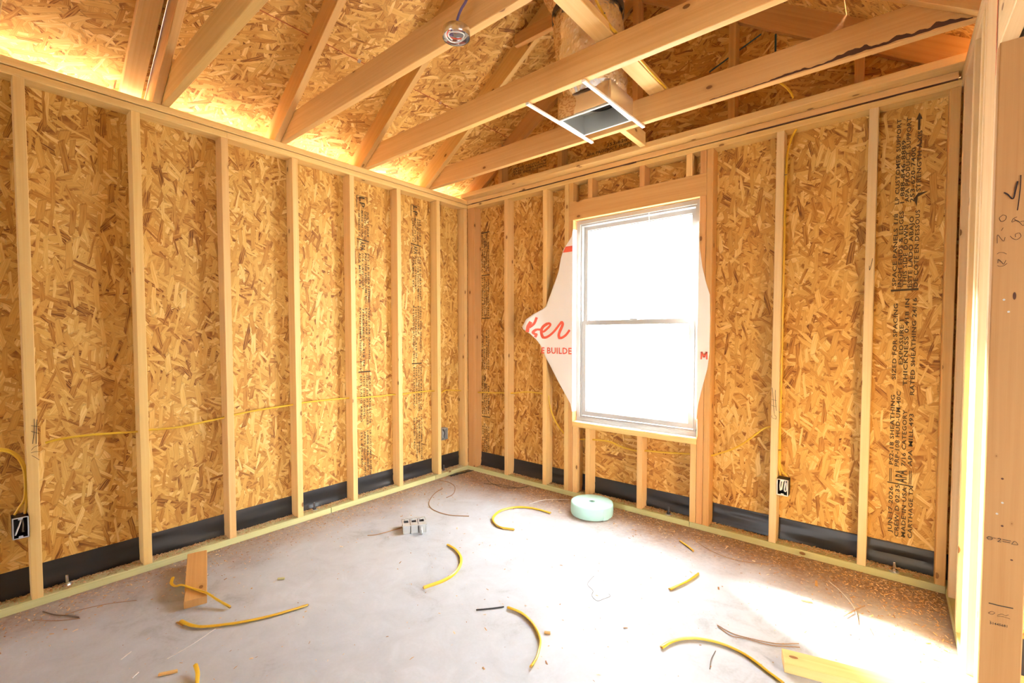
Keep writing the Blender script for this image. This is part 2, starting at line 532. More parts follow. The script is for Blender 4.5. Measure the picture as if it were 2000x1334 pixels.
def flashing(parent, axis, a0, a1, face, z0, z1, sgn, seed):
    """black membrane strip at the foot of the sheathing, slightly wavy and torn along its top"""
    n = int((a1 - a0) / 0.02); m = 9
    V, F = [], []
    for i in range(n + 1):
        a = a0 + (a1 - a0) * i / n
        for j in range(m):
            s = j / (m - 1)
            top = z1 + 0.005 * noise.noise(Vector((a * 2.3, seed, 0)))
            z = z0 + (top - z0) * s
            w = 0.013 * noise.noise(Vector((a * 3.1 + seed, z * 20, seed))) + 0.010 * noise.noise(Vector((a * 1.3 + z * 14, z * 30, seed + 5)))
            d = face + sgn * (0.010 * (1 - s) ** 2 + (w + 0.004) * (1 - s ** 4))
            V.append((d, a, z) if axis == 'y' else (a, d, z))
    for i in range(n):
        for j in range(m - 1):
            b = i * m + j
            F.append((b, b + 1, b + m + 1, b + m))
    o = mesh('flashing_strip', V, F, M['membrane'], parent, smooth=True)
    md = o.modifiers.new('thickness', 'SOLIDIFY'); md.thickness = .0012
    return o

# ---- left wall
wl = structure('wall_left', 'framed wall of yellow pine studs over strand board, left of the window wall')
for i, y in enumerate(STUDS_L):
    s = vstud(wl, y=y, wall='L', mat=M['pine'])
    if i == 0: stud_s7 = s
    if i == 6: stud_s1 = s
vstud(wl, y=-T / 2 - .001, wall='L')
ysplit = -1.366
board('bottom_plate', (-D / 2, YB, PB / 2), (-D / 2, ysplit - .003, PB / 2), (1, 0, 0), D, PB, M['treated'], wl)
board('bottom_plate', (-D / 2, ysplit + .003, PB / 2), (-D / 2, -.404, PB / 2), (1, 0, 0), D, PB, M['treated'], wl)
board('bottom_plate', (-D / 2, -.401, PB / 2), (-D / 2, D, PB / 2), (1, 0, 0), D, PB, M['treated'], wl)
board('top_plate', (-D / 2, YB, PT + T / 2), (-D / 2, STUDS_L[4] + .013, PT + T / 2), (1, 0, 0), D, T - .002, M['pine'], wl, ch=.004)
board('top_plate', (-D / 2, STUDS_L[4] + .0145, PT + T / 2), (-D / 2, D, PT + T / 2), (1, 0, 0), D, T - .002, M['pine'], wl, ch=.004)
board('top_plate', (-D / 2, YB, PT + 1.5 * T + .0015), (-D / 2, D, PT + 1.5 * T + .0015), (1, 0, 0), D, T - .003, M['pine'], wl, ch=.004)
ZO = 0.166
lp = []
for y0, y1 in ((YB, STUDS_L[10]), (STUDS_L[10], STUDS_L[7]), (STUDS_L[7], STUDS_L[4]), (STUDS_L[4], STUDS_L[1]), (STUDS_L[1], .1)):
    lp.append(panel('sheathing_panel', [(-D, y0 + .001, ZO), (-D, y1 - .001, ZO), (-D, y1 - .001, PU), (-D, y0 + .001, PU)], (1, 0, 0), .011, M['osb'], wl, udir=(0, 0, 1)))
flashing(wl, 'y', YB, .115, -D - .006, PB - .01, ZO + .012, 1, 3.3)

# ---- back wall with the window opening
wb = structure('wall_back', 'framed window wall with strand board sheathing and gable above')
vstud(wb, x=D / 2, wall='B', t=D, mat=M['pine_red'])
vstud(wb, x=.457, wall='B'); vstud(wb, x=.859, wall='B')
vstud(wb, x=1.063, wall='B')
vstud(wb, x=1.101, wall='B', z1=2.112, mat=M['pine_red'])
vstud(wb, x=2.059, wall='B', z1=2.112, mat=M['pine_red'])
vstud(wb, x=2.099, wall='B', mat=M['pine_red'])
stud_b = vstud(wb, x=2.470, wall='B', lean=.004, mat=M['pine_pale'])
stud_c = vstud(wb, x=2.880, wall='B', lean=.004, mat=M['pine_pale'])
vstud(wb, x=3.180, wall='B', mat=M['pine_red'])
for x in (1.142, 1.252, 1.660, 2.019):
    vstud(wb, x=x, wall='B', z1=.543, name='cripple_stud')
for x in (1.101, 1.262, 1.660, 1.972, 2.059):
    vstud(wb, x=x, wall='B', z0=2.252, name='cripple_stud', mat=M['pine'] if x == 1.972 else M['pine_red'])
board('window_sill_plate', (1.121, D / 2, .562), (2.039, D / 2, .562), (0, 1, 0), D, T, M['pine'], wb)
board('header', (1.083, .019, 2.182), (2.079, .019, 2.182), (0, 1, 0), T, .14, M['pine_red'], wb)
board('header', (1.083, .070, 2.182), (2.079, .070, 2.182), (0, 1, 0), T, .14, M['pine'], wb)
board('bottom_plate', (.001, D / 2, PB / 2), (2.0, D / 2, PB / 2), (0, 1, 0), D, PB, M['treated'], wb)
board('bottom_plate', (2.003, D / 2, PB / 2), (RW - .001, D / 2, PB / 2), (0, 1, 0), D, PB, M['treated'], wb)
board('top_plate', (.001, D / 2, PT + T / 2 - .002), (RW - .001, D / 2, PT + T / 2 - .002), (0, 1, 0), D, T - .006, M['pine'], wb)
board('top_plate', (.001, D / 2, PT + 1.5 * T), (RW - .012, D / 2, PT + 1.5 * T), (0, 1, 0), D, T - .002, M['pine'], wb)
board('drywall_nailer', (.002, -.012, PU + T / 2 + .001), (RW + .05, -.012, PU + T / 2 + .001), (0, 1, 0), .14, T, M['pine'], wb)
YO = D
bp = {}
for nm, x0, x1, z0, z1 in (('a', -.1, 1.105, ZO, PU), ('b', 1.107, 2.055, ZO, .575), ('c', 1.107, 2.055, 2.112, PU), ('d', 2.057, 3.3, ZO, PU)):
    bp[nm] = panel('sheathing_panel', [(x0, YO, z0), (x1, YO, z0), (x1, YO, z1), (x0, YO, z1)], (0, -1, 0), .011, M['osb_back'] if nm != 'd' else M['osb'], wb,
                   udir=(0, 0, 1) if nm in 'ad' else (1, 0, 0))
flashing(wb, 'x', -.115, 3.3, YO + .006, PB - .01, ZO + .006, -1, 8.1)
# bark edges left on the two back plates
for k, (xa, xb, z, hh) in enumerate(((.05, .42, 2.4285, .007), (.60, 1.62, 2.4275, .010), (2.3, 3.185, 2.4285, .009))):
    V, F = [], []
    n = 40
    for i in range(n + 1):
        x = xa + (xb - xa) * i / n
        h1 = hh * (.25 + .75 * abs(noise.noise(Vector((x * 6, k, 0)))) * 1.6); h2 = hh * .35
        V += [(x, -.0008, z - h1), (x, -.0008, z + h2)]
        if i:
            b = 2 * i; F.append((b - 2, b, b + 1, b - 1))
    mesh('bark_edge', V, F, M['bark'], wb)
# gable: studs, sloping rafters, sheathing
ROOF0 = PU + 0.168           # underside of the sheathing above x = 0
def rz(x): return ROOF0 + SL * (x if x < RIDGE else 2 * RIDGE - x)
def rl(x): return PU + .008 + SL * (x if x < RIDGE else 2 * RIDGE - x)
gp = [panel('gable_panel', [(-.1, YO, PU + .003), (1.599, YO, PU + .003), (1.599, YO, rz(1.599)), (-.1, YO, rz(-.1))], (0, -1, 0), .011, M['osb_back'], wb, udir=(1, 0, 0)),
      panel('gable_panel', [(1.601, YO, PU + .003), (3.4, YO, PU + .003), (3.4, YO, rz(3.4)), (1.601, YO, rz(1.601))], (0, -1, 0), .011, M['osb_back'], wb, udir=(1, 0, 0))]
for x in (.394, .997, 1.605, 2.214, 2.820):
    zl, zh = rl(x), rz(x)
    h = T / 2
    prof = [(0, PU), (D - .001, PU), (D - .001, zl - .02), (.048, zl - .02), (.048, zh - .03), (0, zh - .03)]
    V = [(x + s * h, y, z) for s in (-1, 1) for (y, z) in prof]
    F = [(5, 4, 3, 2, 1, 0), (6, 7, 8, 9, 10, 11)] + [(i, (i + 1) % 6, (i + 1) % 6 + 6, i + 6) for i in range(6)]
    uv = [[(V[i][2], V[i][1]) for i in fc] for fc in F[:2]] + [[(V[i][2], V[i][0] + V[i][1] + .2) for i in fc] for fc in F[2:]]
    mesh('gable_stud', V, F, M['pine_red'], wb, uv)
def slope_board(name, x0, x1, y0, w, mat, parent, left=True, h=.14, lift=0.0):
    nx = Vector((-SL, 0, 1)).normalized() if left else Vector((SL, 0, 1)).normalized()
    c = lambda x: Vector((x, y0 + w / 2, rl(x) + lift)) + nx * (h / 2)
    return board(name, c(x0), c(x1), (0, 1, 0), w, h, mat, parent)
slope_board('gable_rafter', -.45, RIDGE - .02, .0495, T, M['pine_red'], wb, True)
slope_board('gable_rafter', 3.65, RIDGE + .02, .0495, T, M['pine_red'], wb, False)

# ---- right wall (partition) ending at the doorway
wr = structure('wall_right', 'narrow run of pine studs beside the doorway on the right')
for y in (-.094, -.419, -.629, -.719):
    vstud(wr, y=y, wall='R', mat=M['pine_pale'])
king = vstud(wr, y=-.969, wall='R', mat=M['pine_pale'])
post = vstud(wr, y=-1.0075, wall='R', z1=2.10, mat=M['pine_post'], name='trimmer_stud')
board('bottom_plate', (RW + D / 2, .088, PB / 2), (RW + D / 2, -1.0265, PB / 2), (1, 0, 0), D, PB, M['treated'], wr)
board('top_plate', (RW + D / 2, D, PT + T / 2), (RW + D / 2, YB, PT + T / 2), (1, 0, 0), D, T, M['pine_pale'], wr)
board('top_plate', (RW + D / 2, D, PT + 1.5 * T), (RW + D / 2, YB, PT + 1.5 * T), (1, 0, 0), D, T, M['pine_pale'], wr)
board('header', (RW + .019, -.989, 2.17), (RW + .019, -2.25, 2.17), (1, 0, 0), T, .14, M['pine_pale'], wr)
board('header', (RW + .070, -.989, 2.17), (RW + .070, -2.25, 2.17), (1, 0, 0), T, .14, M['pine_pale'], wr)
for y in (-2.27, -2.68, -3.09, -3.5, -3.91, -4.32, -4.73):
    vstud(wr, y=y, wall='R')
board('bottom_plate', (RW + D / 2, -2.25, PB / 2), (RW + D / 2, YB, PB / 2), (1, 0, 0), D, PB, M['treated'], wr)
panel('sheathing_panel', [(RW + D, -2.25, ZO * 0 + .005), (RW + D, YB, .005), (RW + D, YB, PT), (RW + D, -2.25, PT)], (-1, 0, 0), .011, M['osb'], wr, udir=(0, 0, 1))
panel('sheathing_panel', [(RW + D, .1, .005), (RW + D, -.618, .005), (RW + D, -.618, PU), (RW + D, .1, PU)], (-1, 0, 0), .011, M['osb'], wr, udir=(0, 0, 1))
# ---- the wall of the next room seen past the door post
wn = structure('wall_side', 'strand board wall of the next room seen past the door post')
panel('sheathing_panel', [(RW + D + .002, -.61, ZO), (6.0, -.61, ZO), (6.0, -.61, 2.55), (RW + D + .002, -.61, 2.55)], (0, -1, 0), .011, M['osb_back'], wn, udir=(0, 0, 1))
flashing(wn, 'x', RW + D + .002, 6.0, -.604, PB - .01, ZO + .005, -1, 14.0)
board('bottom_plate', (RW + D + .002, -.655, PB / 2), (6.0, -.655, PB / 2), (0, 1, 0), D, PB, M['pine'], wn)
for x in (3.72, 4.13, 4.54, 4.95, 5.4):
    board('stud', (x, -.656, PB), (x, -.656, 2.5), (1, 0, 0), T, D, M['pine'], wn)
panel('roof_panel', [(RW + D + .01, -.55, 2.53), (6.0, -.55, 2.53), (6.0, YB, 2.53), (RW + D + .01, YB, 2.53)], (0, 0, -1), .011, M['osb_roof'], wn, udir=(1, 0, 0))
for y0, y1, z0, z1 in ((-.55, -2.0, 0, 2.53), (-3.0, YB, 0, 2.53), (-2.002, -2.998, 2.1, 2.53)):
    panel('sheathing_panel', [(6.0, y0, z0), (6.0, y1, z0), (6.0, y1, z1), (6.0, y0, z1)], (-1, 0, 0), .011, M['osb'], wn, udir=(0, 0, 1))
panel('sheathing_panel', [(6.0, YB, 0), (RW + D, YB, 0), (RW + D, YB, 2.53), (6.0, YB, 2.53)], (0, 1, 0), .011, M['osb'], wn, udir=(0, 0, 1))
# ---- rear wall with a wide opening (behind the camera)
wq = structure('wall_rear', 'rear wall with a wide unfinished opening')
for x0, x1, z0, z1 in ((-.1, 1.25, 0, PU), (1.9, 3.3, 0, PU), (1.252, 1.898, 2.0, PU)):
    panel('sheathing_panel', [(x1, YB, z0), (x0, YB, z0), (x0, YB, z1), (x1, YB, z1)], (0, 1, 0), .011, M['osb'], wq, udir=(0, 0, 1))
panel('gable_panel', [(3.4, YB, PU), (-.1, YB, PU), (-.1, YB, rz(-.1)), (1.6, YB, rz(1.6)), (3.4, YB, rz(3.4))], (0, 1, 0), .011, M['osb_back'], wq, udir=(1, 0, 0))

# ---- open roof frame overhead
ce = structure('ceiling', 'open roof frame of pine joists and rafters under strand board decking')
joist_o = []
for k, y in enumerate(JOISTS):
    joist_o.append(board('ceiling_joist', (-.08, y, PU + .07 + .002), (RW + D, y, PU + .07 + .002), (0, 1, 0), T, .14, M['pine_mid'], ce))
    ya = y - T / 2 - T - .001
    slope_board('rafter', -.45, RIDGE - .02, ya, T, (M['pine_mid'], M['pine_red'], M['pine_mid'])[k % 3], ce, True)
    slope_board('rafter', 3.62, RIDGE + .02, ya, T, M['pine_red'], ce, False)
_nx = Vector((-SL, 0, 1)).normalized()
_bc = lambda x: Vector((x, -2.398, rz(x))) - _nx * (T / 2 + .001)
board('sheathing_backer', _bc(-.42), _bc(RIDGE - .05), (0, 1, 0), D, T, M['pine'], ce)
board('eave_light_blocker', (-.525, -2.42, rz(-.5) - .085), (-.525, .3, rz(-.5) - .085), (0, 0, 1), .19, T, M['pine'], ce)  # unseen, added to dim the eave glow; stops short where it stays bright
board('ridge_board', (RIDGE, YB, 3.62), (RIDGE, .088, 3.62), (1, 0, 0), T, .18, M['pine'], ce)
board('collar_tie', (.972, -.504, 3.253), (2.228, -.504, 3.253), (0, 1, 0), T, .085, M['pine_red'], ce)
board('strongback', (1.934, -2.4, PU + .142 + T / 2 + .002), (1.934, -.38, PU + .142 + T / 2 + .002), (1, 0, 0), D, T, M['pine'], ce)
board('blocking', (1.70, -.404, PU + .06), (1.70, -.085, PU + .06), (1, 0, 0), T, .089, M['pine'], ce)
xs = .442
for x0, x1 in ((-.5, xs - .0015), (xs + .0015, RIDGE - .004)):
    for y0, y1 in ((-8.1, -2.3325), (-2.3305, .3)):
        panel('roof_panel', [(x0, y0, rz(x0)), (x0, y1, rz(x0)), (x1, y1, rz(x1)), (x1, y0, rz(x1))], (SL, 0, -1), .011, M['osb_roof'], ce, udir=(0, 1, 0))
xq = 2 * RIDGE - xs
for x0, x1 in ((RIDGE + .004, xq - .0015), (xq + .0015, 3.7)):
    for y0, y1 in ((-8.1, -2.3325), (-2.3305, .3)):
        panel('roof_panel', [(x0, y1, rz(x0)), (x0, y0, rz(x0)), (x1, y0, rz(x1)), (x1, y1, rz(x1))], (-SL, 0, -1), .011, M['osb_roof'], ce, udir=(0, 1, 0))
nrm = Vector((SL, 0, -1)).normalized()
c0 = Vector((xs, 0, rz(xs)))
dz = Vector((1, 0, SL)).normalized() * .0022
V = [c0 + Vector((0, y, 0)) + s * dz + nrm * .0008 for y in (YB, .088) for s in (-1, 1)]
mesh('seam_edge', V, [(0, 1, 3, 2)], M['red_edge'], ce)
for y in (-.722, -1.385, -1.98):
    Vv, Ff = box_verts(-.011, .011, -.010, .010, -.003, .001)
    mt = Matrix.Translation(Vector((xs, y, rz(xs)))) @ Matrix.Rotation(-math.atan(SL), 4, 'Y')
    mesh('sheathing_clip', [mt @ Vector(p) for p in Vv], Ff, M['steel'], ce)
# bark along the lower edge of the joist nearest the window wall
V, F = [], []
yj = JOISTS[0] - T / 2 - .0008
zb_ = PU + .006
n = 120
for i in range(n + 1):
    x = 2.22 + (3.19 - 2.22) * i / n
    base = max(0.0, .010 + .050 * ((x - 2.35) / .8 if x > 2.35 else 0))
    h = base * max(.12, .55 + 1.1 * noise.noise(Vector((x * 8, 3, 0))) + .4 * noise.noise(Vector((x * 40, 5, 0))))
    lo = (.5 + .5 * noise.noise(Vector((x * 14, 8, 0)))) * h * .35
    V += [(x, yj, zb_ + lo), (x, yj, zb_ + lo + h * .62)]
    if i:
        b = 2 * i; F.append((b - 2, b, b + 1, b - 1))
mesh('bark_edge', V, F, M['bark'], joist_o[0])

# ------------------------------------------------------------------ lettering printed on the sheathing
BLOCKS = [['JUN 17 2026', 'CREW D 02:35', 'MADE IN USA', 'CARTHAGE TX'],
          ['PS2-18 SHEATHING', 'PRP-108 HUD-UM-40C', '7/16 CATEGORY', 'APA MILL 493'],
          ['SIZED FOR SPACING', 'EXPOSURE 1', 'THICKNESS 0.418 IN', 'RATED SHEATHING 24/16'],
          ['SPACE PANELS 1/8', 'INCH ENDS & EDGES', 'THIS SIDE DOWN', 'ESTE LADO ABAJO', 'DE COTE EN DESSOUS'],
          ['LP CUSTOMER SUPPORT', '1-888-846-8889', 'APA PRODUCT SUPPORT', '253-620-7400', 'STRENGTH AXIS']]
def bar(p, q, w, up):
    p, q, up = Vector(p), Vector(q), Vector(up) * w * .5
    return [p - up, q - up, q + up, p + up], [(0, 1, 2, 3)]
# right bay: reads upwards
parts = []
def line(s, x, z0, z1, h=.0165):
    parts.append(text_on(s, (x + h * .5, YO - .0012, z0), (0, 0, 1), (-1, 0, 0), z1 - z0, h))
for s, x, z0, z1 in (('JUN 17 2026', 2.990, .215, .455), ('CREW D 02:35', 3.016, .200, .472), ('MADE IN USA', 3.043, .205, .465), ('CARTHAGE TX', 3.068, .205, .478),
                     ('PS2-18 SHEATHING', 2.988, .572, .935), ('PRP-108 HUD-UM-40C', 3.010, .566, .955), ('7/16 CATEGORY', 3.036, .572, .862), ('APA MILL 493', 3.061, .577, .845),
                     ('SIZED FOR SPACING', 2.989, 1.015, 1.405), ('EXPOSURE 1', 3.014, 1.093, 1.322), ('THICKNESS 0.418 IN', 3.033, .985, 1.428), ('RATED SHEATHING 24/16', 3.061, .94, 1.43),
                     ('SPACE PANELS 1/8', 2.980, 1.495, 1.862), ('INCH ENDS & EDGES', 3.001, 1.49, 1.872), ('THIS SIDE DOWN', 3.020, 1.49, 1.80), ('ESTE LADO ABAJO', 3.040, 1.485, 1.84), ('DE COTE EN DESSOUS', 3.062, 1.486, 1.868),
                     ('LP CUSTOMER SUPPORT', 2.982, 1.91, 2.338), ('1-888-846-8889', 3.002, 1.912, 2.226), ('APA PRODUCT SUPPORT', 3.020, 1.914, 2.335), ('253-620-7400', 3.040, 1.91, 2.18), ('STRENGTH AXIS', 3.062, 1.958, 2.258)):
    line(s, x, z0, z1)
for x in (2.984, 2.990, 3.061, 3.067):
    parts.append(bar((x, YO - .0012, .482), (x, YO - .0012, .553), .003, (1, 0, 0)))
parts.append(text_on('APA', (3.050, YO - .0012, .485), (0, 0, 1), (-1, 0, 0), .066, .045))
parts.append(bar((2.968, YO - .0012, 1.472), (3.074, YO - .0012, 1.474), .010, (0, 0, 1)))
parts.append(bar((2.975, YO - .0012, .478), (3.074, YO - .0012, .474), .006, (0, 0, 1)))
parts.append(bar((3.058, YO - .0012, 2.262), (3.058, YO - .0012, 2.318), .009, (1, 0, 0)))
parts.append(([(3.046, YO - .0012, 2.314), (3.070, YO - .0012, 2.314), (3.058, YO - .0012, 2.348)], [(0, 1, 2)]))
parts.append(([(3.058, YO - .0012, 1.884), (3.046, YO - .0012, 1.925), (3.100, YO - .0012, 1.954), (3.062, YO - .0012, 1.952)], [(0, 1, 2, 3)]))
Vt, Ft = join_data(*parts)
mesh('printed_text', Vt, Ft, M['ink_soft'], bp['d'], label='dark stencilled grade text running up the panel')
# left wall bays: read downwards
def left_text(yc, top, pan):
    ps = []
    x = -D + .0012
    up, dn = (0, 1, 0), (0, 0, -1)
    ys = [yc + .040, yc + .016, yc - .010, yc - .036]
    z = top
    ps.append(text_on('LP', (x, yc - .022, z), dn, up, .075, .044))
    ps.append(bar((x, yc - .045, z + .006), (x, yc + .042, z + .006), .004, (0, 0, 1)))
    ps.append(bar((x, yc - .046, z + .006), (x, yc - .046, z - .085), .006, (0, 1, 0)))
    ps.append(bar((x, yc + .042, z + .006), (x, yc + .042, z - .04), .004, (0, 1, 0)))
    def blk(lines, z0, lens, h=.0165):
        for s, y, L in zip(lines, ys, lens):
            ps.append(text_on(s, (x, y, z0), dn, up, L, h))
    blk(['JULY 2026', 'CREW D 02:50', 'MADE IN USA', 'CARTHAGE TX'], z - .10, (.19, .22, .20, .20))
    ps.append(bar((x, yc - .05, z - .315), (x, yc + .055, z - .325), .008, (0, 0, 1)))
    ps.append(text_on('APA', (x, yc - .022, z - .33), dn, up, .068, .044))
    for dy in (-.045, -.037, .037, .045):
        ps.append(bar((x, yc + dy, z - .33), (x, yc + dy, z - .40), .003, (0, 1, 0)))
    blk(BLOCKS[1], z - .415, (.37, .38, .28, .26))
    blk(BLOCKS[2], z - .83, (.39, .23, .44, .47))
    ps.append(bar((x, yc - .05, z - 1.315), (x, yc + .055, z - 1.315), .010, (0, 0, 1)))
    blk(BLOCKS[3][:4], z - 1.345, (.37, .38, .31, .35)); 
    blk(BLOCKS[4][:4], z - 1.77, (.38, .31, .38, .27))
    V, F = join_data(*ps)
    mesh('printed_text', V, F, M['ink_soft'], pan, label='dark stencilled grade text running down the panel')
left_text(-1.032, 2.283, lp[3])
left_text(-.526, 2.322, lp[4])
# back wall, first bay
ps = []
for i, (z0, ln) in enumerate(((.17, BLOCKS[0]), (.52, BLOCKS[1]), (.93, BLOCKS[2]), (1.42, BLOCKS[3][:4]), (1.82, BLOCKS[4][:4]))):
    for s, x in zip(ln, (.106, .130, .154, .178)):
        L = .022 * len(s)
        ps.append(text_on(s, (x + .008, YO - .0012, z0), (0, 0, 1), (-1, 0, 0), min(L, .36), .0165))
for z in (.495, 1.40, 1.79, 2.175):
    ps.append(bar((.095, YO - .0012, z), (.195, YO - .0012, z), .008, (0, 0, 1)))
Vt, Ft = join_data(*ps)
mesh('printed_text', Vt, Ft, M['ink_soft'], bp['a'])
# gable print and chalk lines
ps = [text_on('253-620-7400', (1.35, YO - .0012, 2.625), (1, 0, 0), (0, 0, 1), .27, .022), text_on('APA PRODUCT SUPPORT', (1.18, YO - .0012, 2.594), (1, 0, 0), (0, 0, 1), .42, .020)]
ps += [text_on(s, (.47, YO - .0012, 2.655 - .022 * i), (1, 0, 0), (0, 0, 1), .34, .016) for i, s in enumerate(('SPACE PANELS 1/8', 'RATED SHEATHING', 'THIS SIDE DOWN'))]
Vt, Ft = join_data(*ps)
mesh('printed_text', Vt, Ft, M['ink_soft'], gp[0])
ps = [bar((2.06, YO - .001, 2.905), (2.35, YO - .001, 3.02), .010, (0, 0, 1)), bar((2.425, YO - .001, 2.80), (2.425, YO - .001, 2.99), .010, (1, 0, 0))]
Vt, Ft = join_data(*ps)
mesh('chalk_line', Vt, Ft, M['chalk'], gp[1])

# ------------------------------------------------------------------ measured points (world metres)
PF=-1.0275
POST_MARKS=[(0.0035,[(3.2185,PF,1.6628),(3.2255,PF,1.6565),(3.2365,PF,1.6411),(3.2412,PF,1.6645),(3.2448,PF,1.6901)]),(0.0022,[(3.2506,PF,1.7064),(3.2506,PF,1.6757),(3.2487,PF,1.6366),(3.2464,PF,1.6062)]),(0.0012,[(3.2178,PF,1.5978),(3.211,PF,1.5899),(3.2152,PF,1.5792),(3.2228,PF,1.5824),(3.2245,PF,1.5933),(3.2178,PF,1.5978)]),(0.0012,[(3.2195,PF,1.5606),(3.2158,PF,1.5522)]),(0.0012,[(3.2085,PF,1.5161),(3.2084,PF,1.5409),(3.2157,PF,1.5286),(3.2213,PF,1.5212),(3.2241,PF,1.532)]),(0.0012,[(3.2462,PF,1.5875),(3.2388,PF,1.5832),(3.2367,PF,1.5735),(3.2464,PF,1.5775),(3.2588,PF,1.5602),(3.2599,PF,1.5732),(3.2495,PF,1.5726),(3.2403,PF,1.5829)]),(0.0012,[(3.2339,PF,1.534),(3.2402,PF,1.5253),(3.2478,PF,1.5221),(3.2551,PF,1.5299),(3.2519,PF,1.5403),(3.2444,PF,1.538),(3.2447,PF,1.5292)]),(0.0012,[(3.2087,PF,1.4845),(3.2136,PF,1.4884),(3.2213,PF,1.4875),(3.2284,PF,1.4822)]),(0.0012,[(3.2112,PF,1.4572),(3.2117,PF,1.4685),(3.2173,PF,1.4622),(3.2229,PF,1.4538),(3.2273,PF,1.4646)]),(0.0012,[(3.2102,PF,1.4505),(3.2161,PF,1.4477),(3.2238,PF,1.4492),(3.2298,PF,1.4553)])]
STAMP_MARKS=[(0.0016,[(3.2087,PF,0.6321),(3.2134,PF,0.637),(3.2199,PF,0.6353),(3.2192,PF,0.6292),(3.2129,PF,0.6274),(3.2087,PF,0.6321)]),(0.0008,[(3.2096,PF,0.6305),(3.2199,PF,0.6325)]),(0.0012,[(3.2223,PF,0.6348),(3.227,PF,0.6355)]),(0.0016,[(3.2314,PF,0.6351),(3.2348,PF,0.6377),(3.2373,PF,0.6352),(3.235,PF,0.6303),(3.2316,PF,0.6266),(3.239,PF,0.6273)]),(0.0016,[(3.2412,PF,0.6356),(3.2579,PF,0.6359)]),(0.0016,[(3.2413,PF,0.6298),(3.2568,PF,0.6302)]),(0.0012,[(3.2599,PF,0.6273),(3.2658,PF,0.6375),(3.2721,PF,0.6286),(3.2599,PF,0.6273)]),(0.003,[(3.2176,PF,0.4337),(3.2304,PF,0.4339),(3.2431,PF,0.4341),(3.2679,PF,0.4362)]),(0.001,[(3.2176,PF,0.4028),(3.2246,PF,0.4104),(3.2311,PF,0.4082),(3.2249,PF,0.401),(3.2176,PF,0.4028)]),(0.001,[(3.236,PF,0.403),(3.2452,PF,0.4103),(3.2531,PF,0.4087),(3.2592,PF,0.4135)]),(0.001,[(3.236,PF,0.3995),(3.2485,PF,0.4034),(3.2626,PF,0.4021)]),(0.0012,[(3.2214,PF,0.3806),(3.223,PF,0.3789)])]
STAMP_NUM=[(3.2215,PF,0.3747),(3.2577,PF,0.3791)]
POST_DOTS=[(3.2264,PF,1.3489),(3.2365,PF,1.3131),(3.2384,PF,0.7455),(3.228,PF,0.71)]
POST_KNOTS=[(3.2472,PF,1.359),(3.2366,PF,0.8174),(3.2397,PF,0.6758),(3.2612,PF,0.5792)]
S1_MARKS=[(0.0022,[(0.001,-2.8073,0.8686),(0.001,-2.8088,0.8113),(0.001,-2.8153,0.755)]),(0.0022,[(0.001,-2.7979,0.8641),(0.001,-2.8015,0.8101),(0.001,-2.8044,0.753)]),(0.0018,[(0.001,-2.8182,0.8389),(0.001,-2.7922,0.8297)]),(0.0018,[(0.001,-2.8189,0.813),(0.001,-2.793,0.7982)]),(0.0015,[(0.001,-2.8201,0.7261),(0.001,-2.811,0.7391),(0.001,-2.799,0.7441)]),(0.0018,[(0.001,-2.8219,0.715),(0.001,-2.8086,0.7175),(0.001,-2.7923,0.7156)]),(0.0015,[(0.001,-2.8193,0.7027),(0.001,-2.8063,0.6894),(0.001,-2.7954,0.6765)])]
STUD_MARKS=[(0.002,[(2.4566,-0.001,0.9404),(2.4604,-0.001,0.9034),(2.4663,-0.001,0.8293),(2.47,-0.001,0.7906)]),(0.002,[(2.4729,-0.001,0.9292),(2.4728,-0.001,0.9009),(2.4769,-0.001,0.8374),(2.4798,-0.001,0.8094)]),(0.0016,[(2.4531,-0.001,0.8743),(2.4795,-0.001,0.8678)]),(0.0016,[(2.4543,-0.001,0.8406),(2.463,-0.001,0.8361),(2.48,-0.001,0.8335)]),(0.0016,[(2.4578,-0.001,0.7803),(2.4595,-0.001,0.768),(2.4689,-0.001,0.7638),(2.4782,-0.001,0.7613)]),(0.002,[(2.4685,-0.001,0.7868),(2.4795,-0.001,0.7756),(2.4782,-0.001,0.7595)])]
STUD2_MARKS=[(0.0022,[(2.8934,-0.001,1.6346),(2.8897,-0.001,1.6078),(2.8826,-0.001,1.5757),(2.8813,-0.001,1.5977)])]
S7_MARKS=[(0.0012,[(0.001,-0.345,0.8902),(0.001,-0.3563,0.9485),(0.001,-0.3444,0.9656)]),(0.0012,[(0.001,-0.3571,0.8601),(0.001,-0.3455,0.8326)]),(0.0012,[(0.001,-0.3357,1.6621),(0.001,-0.3502,1.6828)])]
CAB_LEFT=[(-0.045,-2.7713,0.7445),(-0.045,-2.7154,0.754),(-0.045,-2.6048,0.7552),(-0.045,-2.4266,0.7415),(-0.045,-2.3719,0.7423),(-0.045,-2.2401,0.737),(-0.045,-2.0432,0.7551),(-0.045,-1.9713,0.7667),(-0.045,-1.8034,0.7796),(-0.045,-1.616,0.7866),(-0.045,-1.54,0.7915),(-0.045,-1.356,0.7922),(-0.045,-1.1881,0.787),(-0.045,-1.1121,0.7808),(-0.045,-0.9331,0.7738),(-0.045,-0.8089,0.7732),(-0.045,-0.719,0.7683),(-0.045,-0.5559,0.7692),(-0.045,-0.3698,0.7624),(-0.045,-0.2868,0.7387),(-0.045,-0.2256,0.7557),(-0.045,-0.0471,0.7343)]
CAB_BACK=[(0.0297,0.045,0.7172),(0.2209,0.045,0.7278),(0.4013,0.045,0.74),(0.4991,0.045,0.7457),(0.6536,0.045,0.769),(0.8209,0.045,0.7676)]
CAB_DROP=[(0.8766,0.03,0.7613),(0.9017,0.03,0.6479),(0.951,0.03,0.5507),(1.0233,0.03,0.4744)]
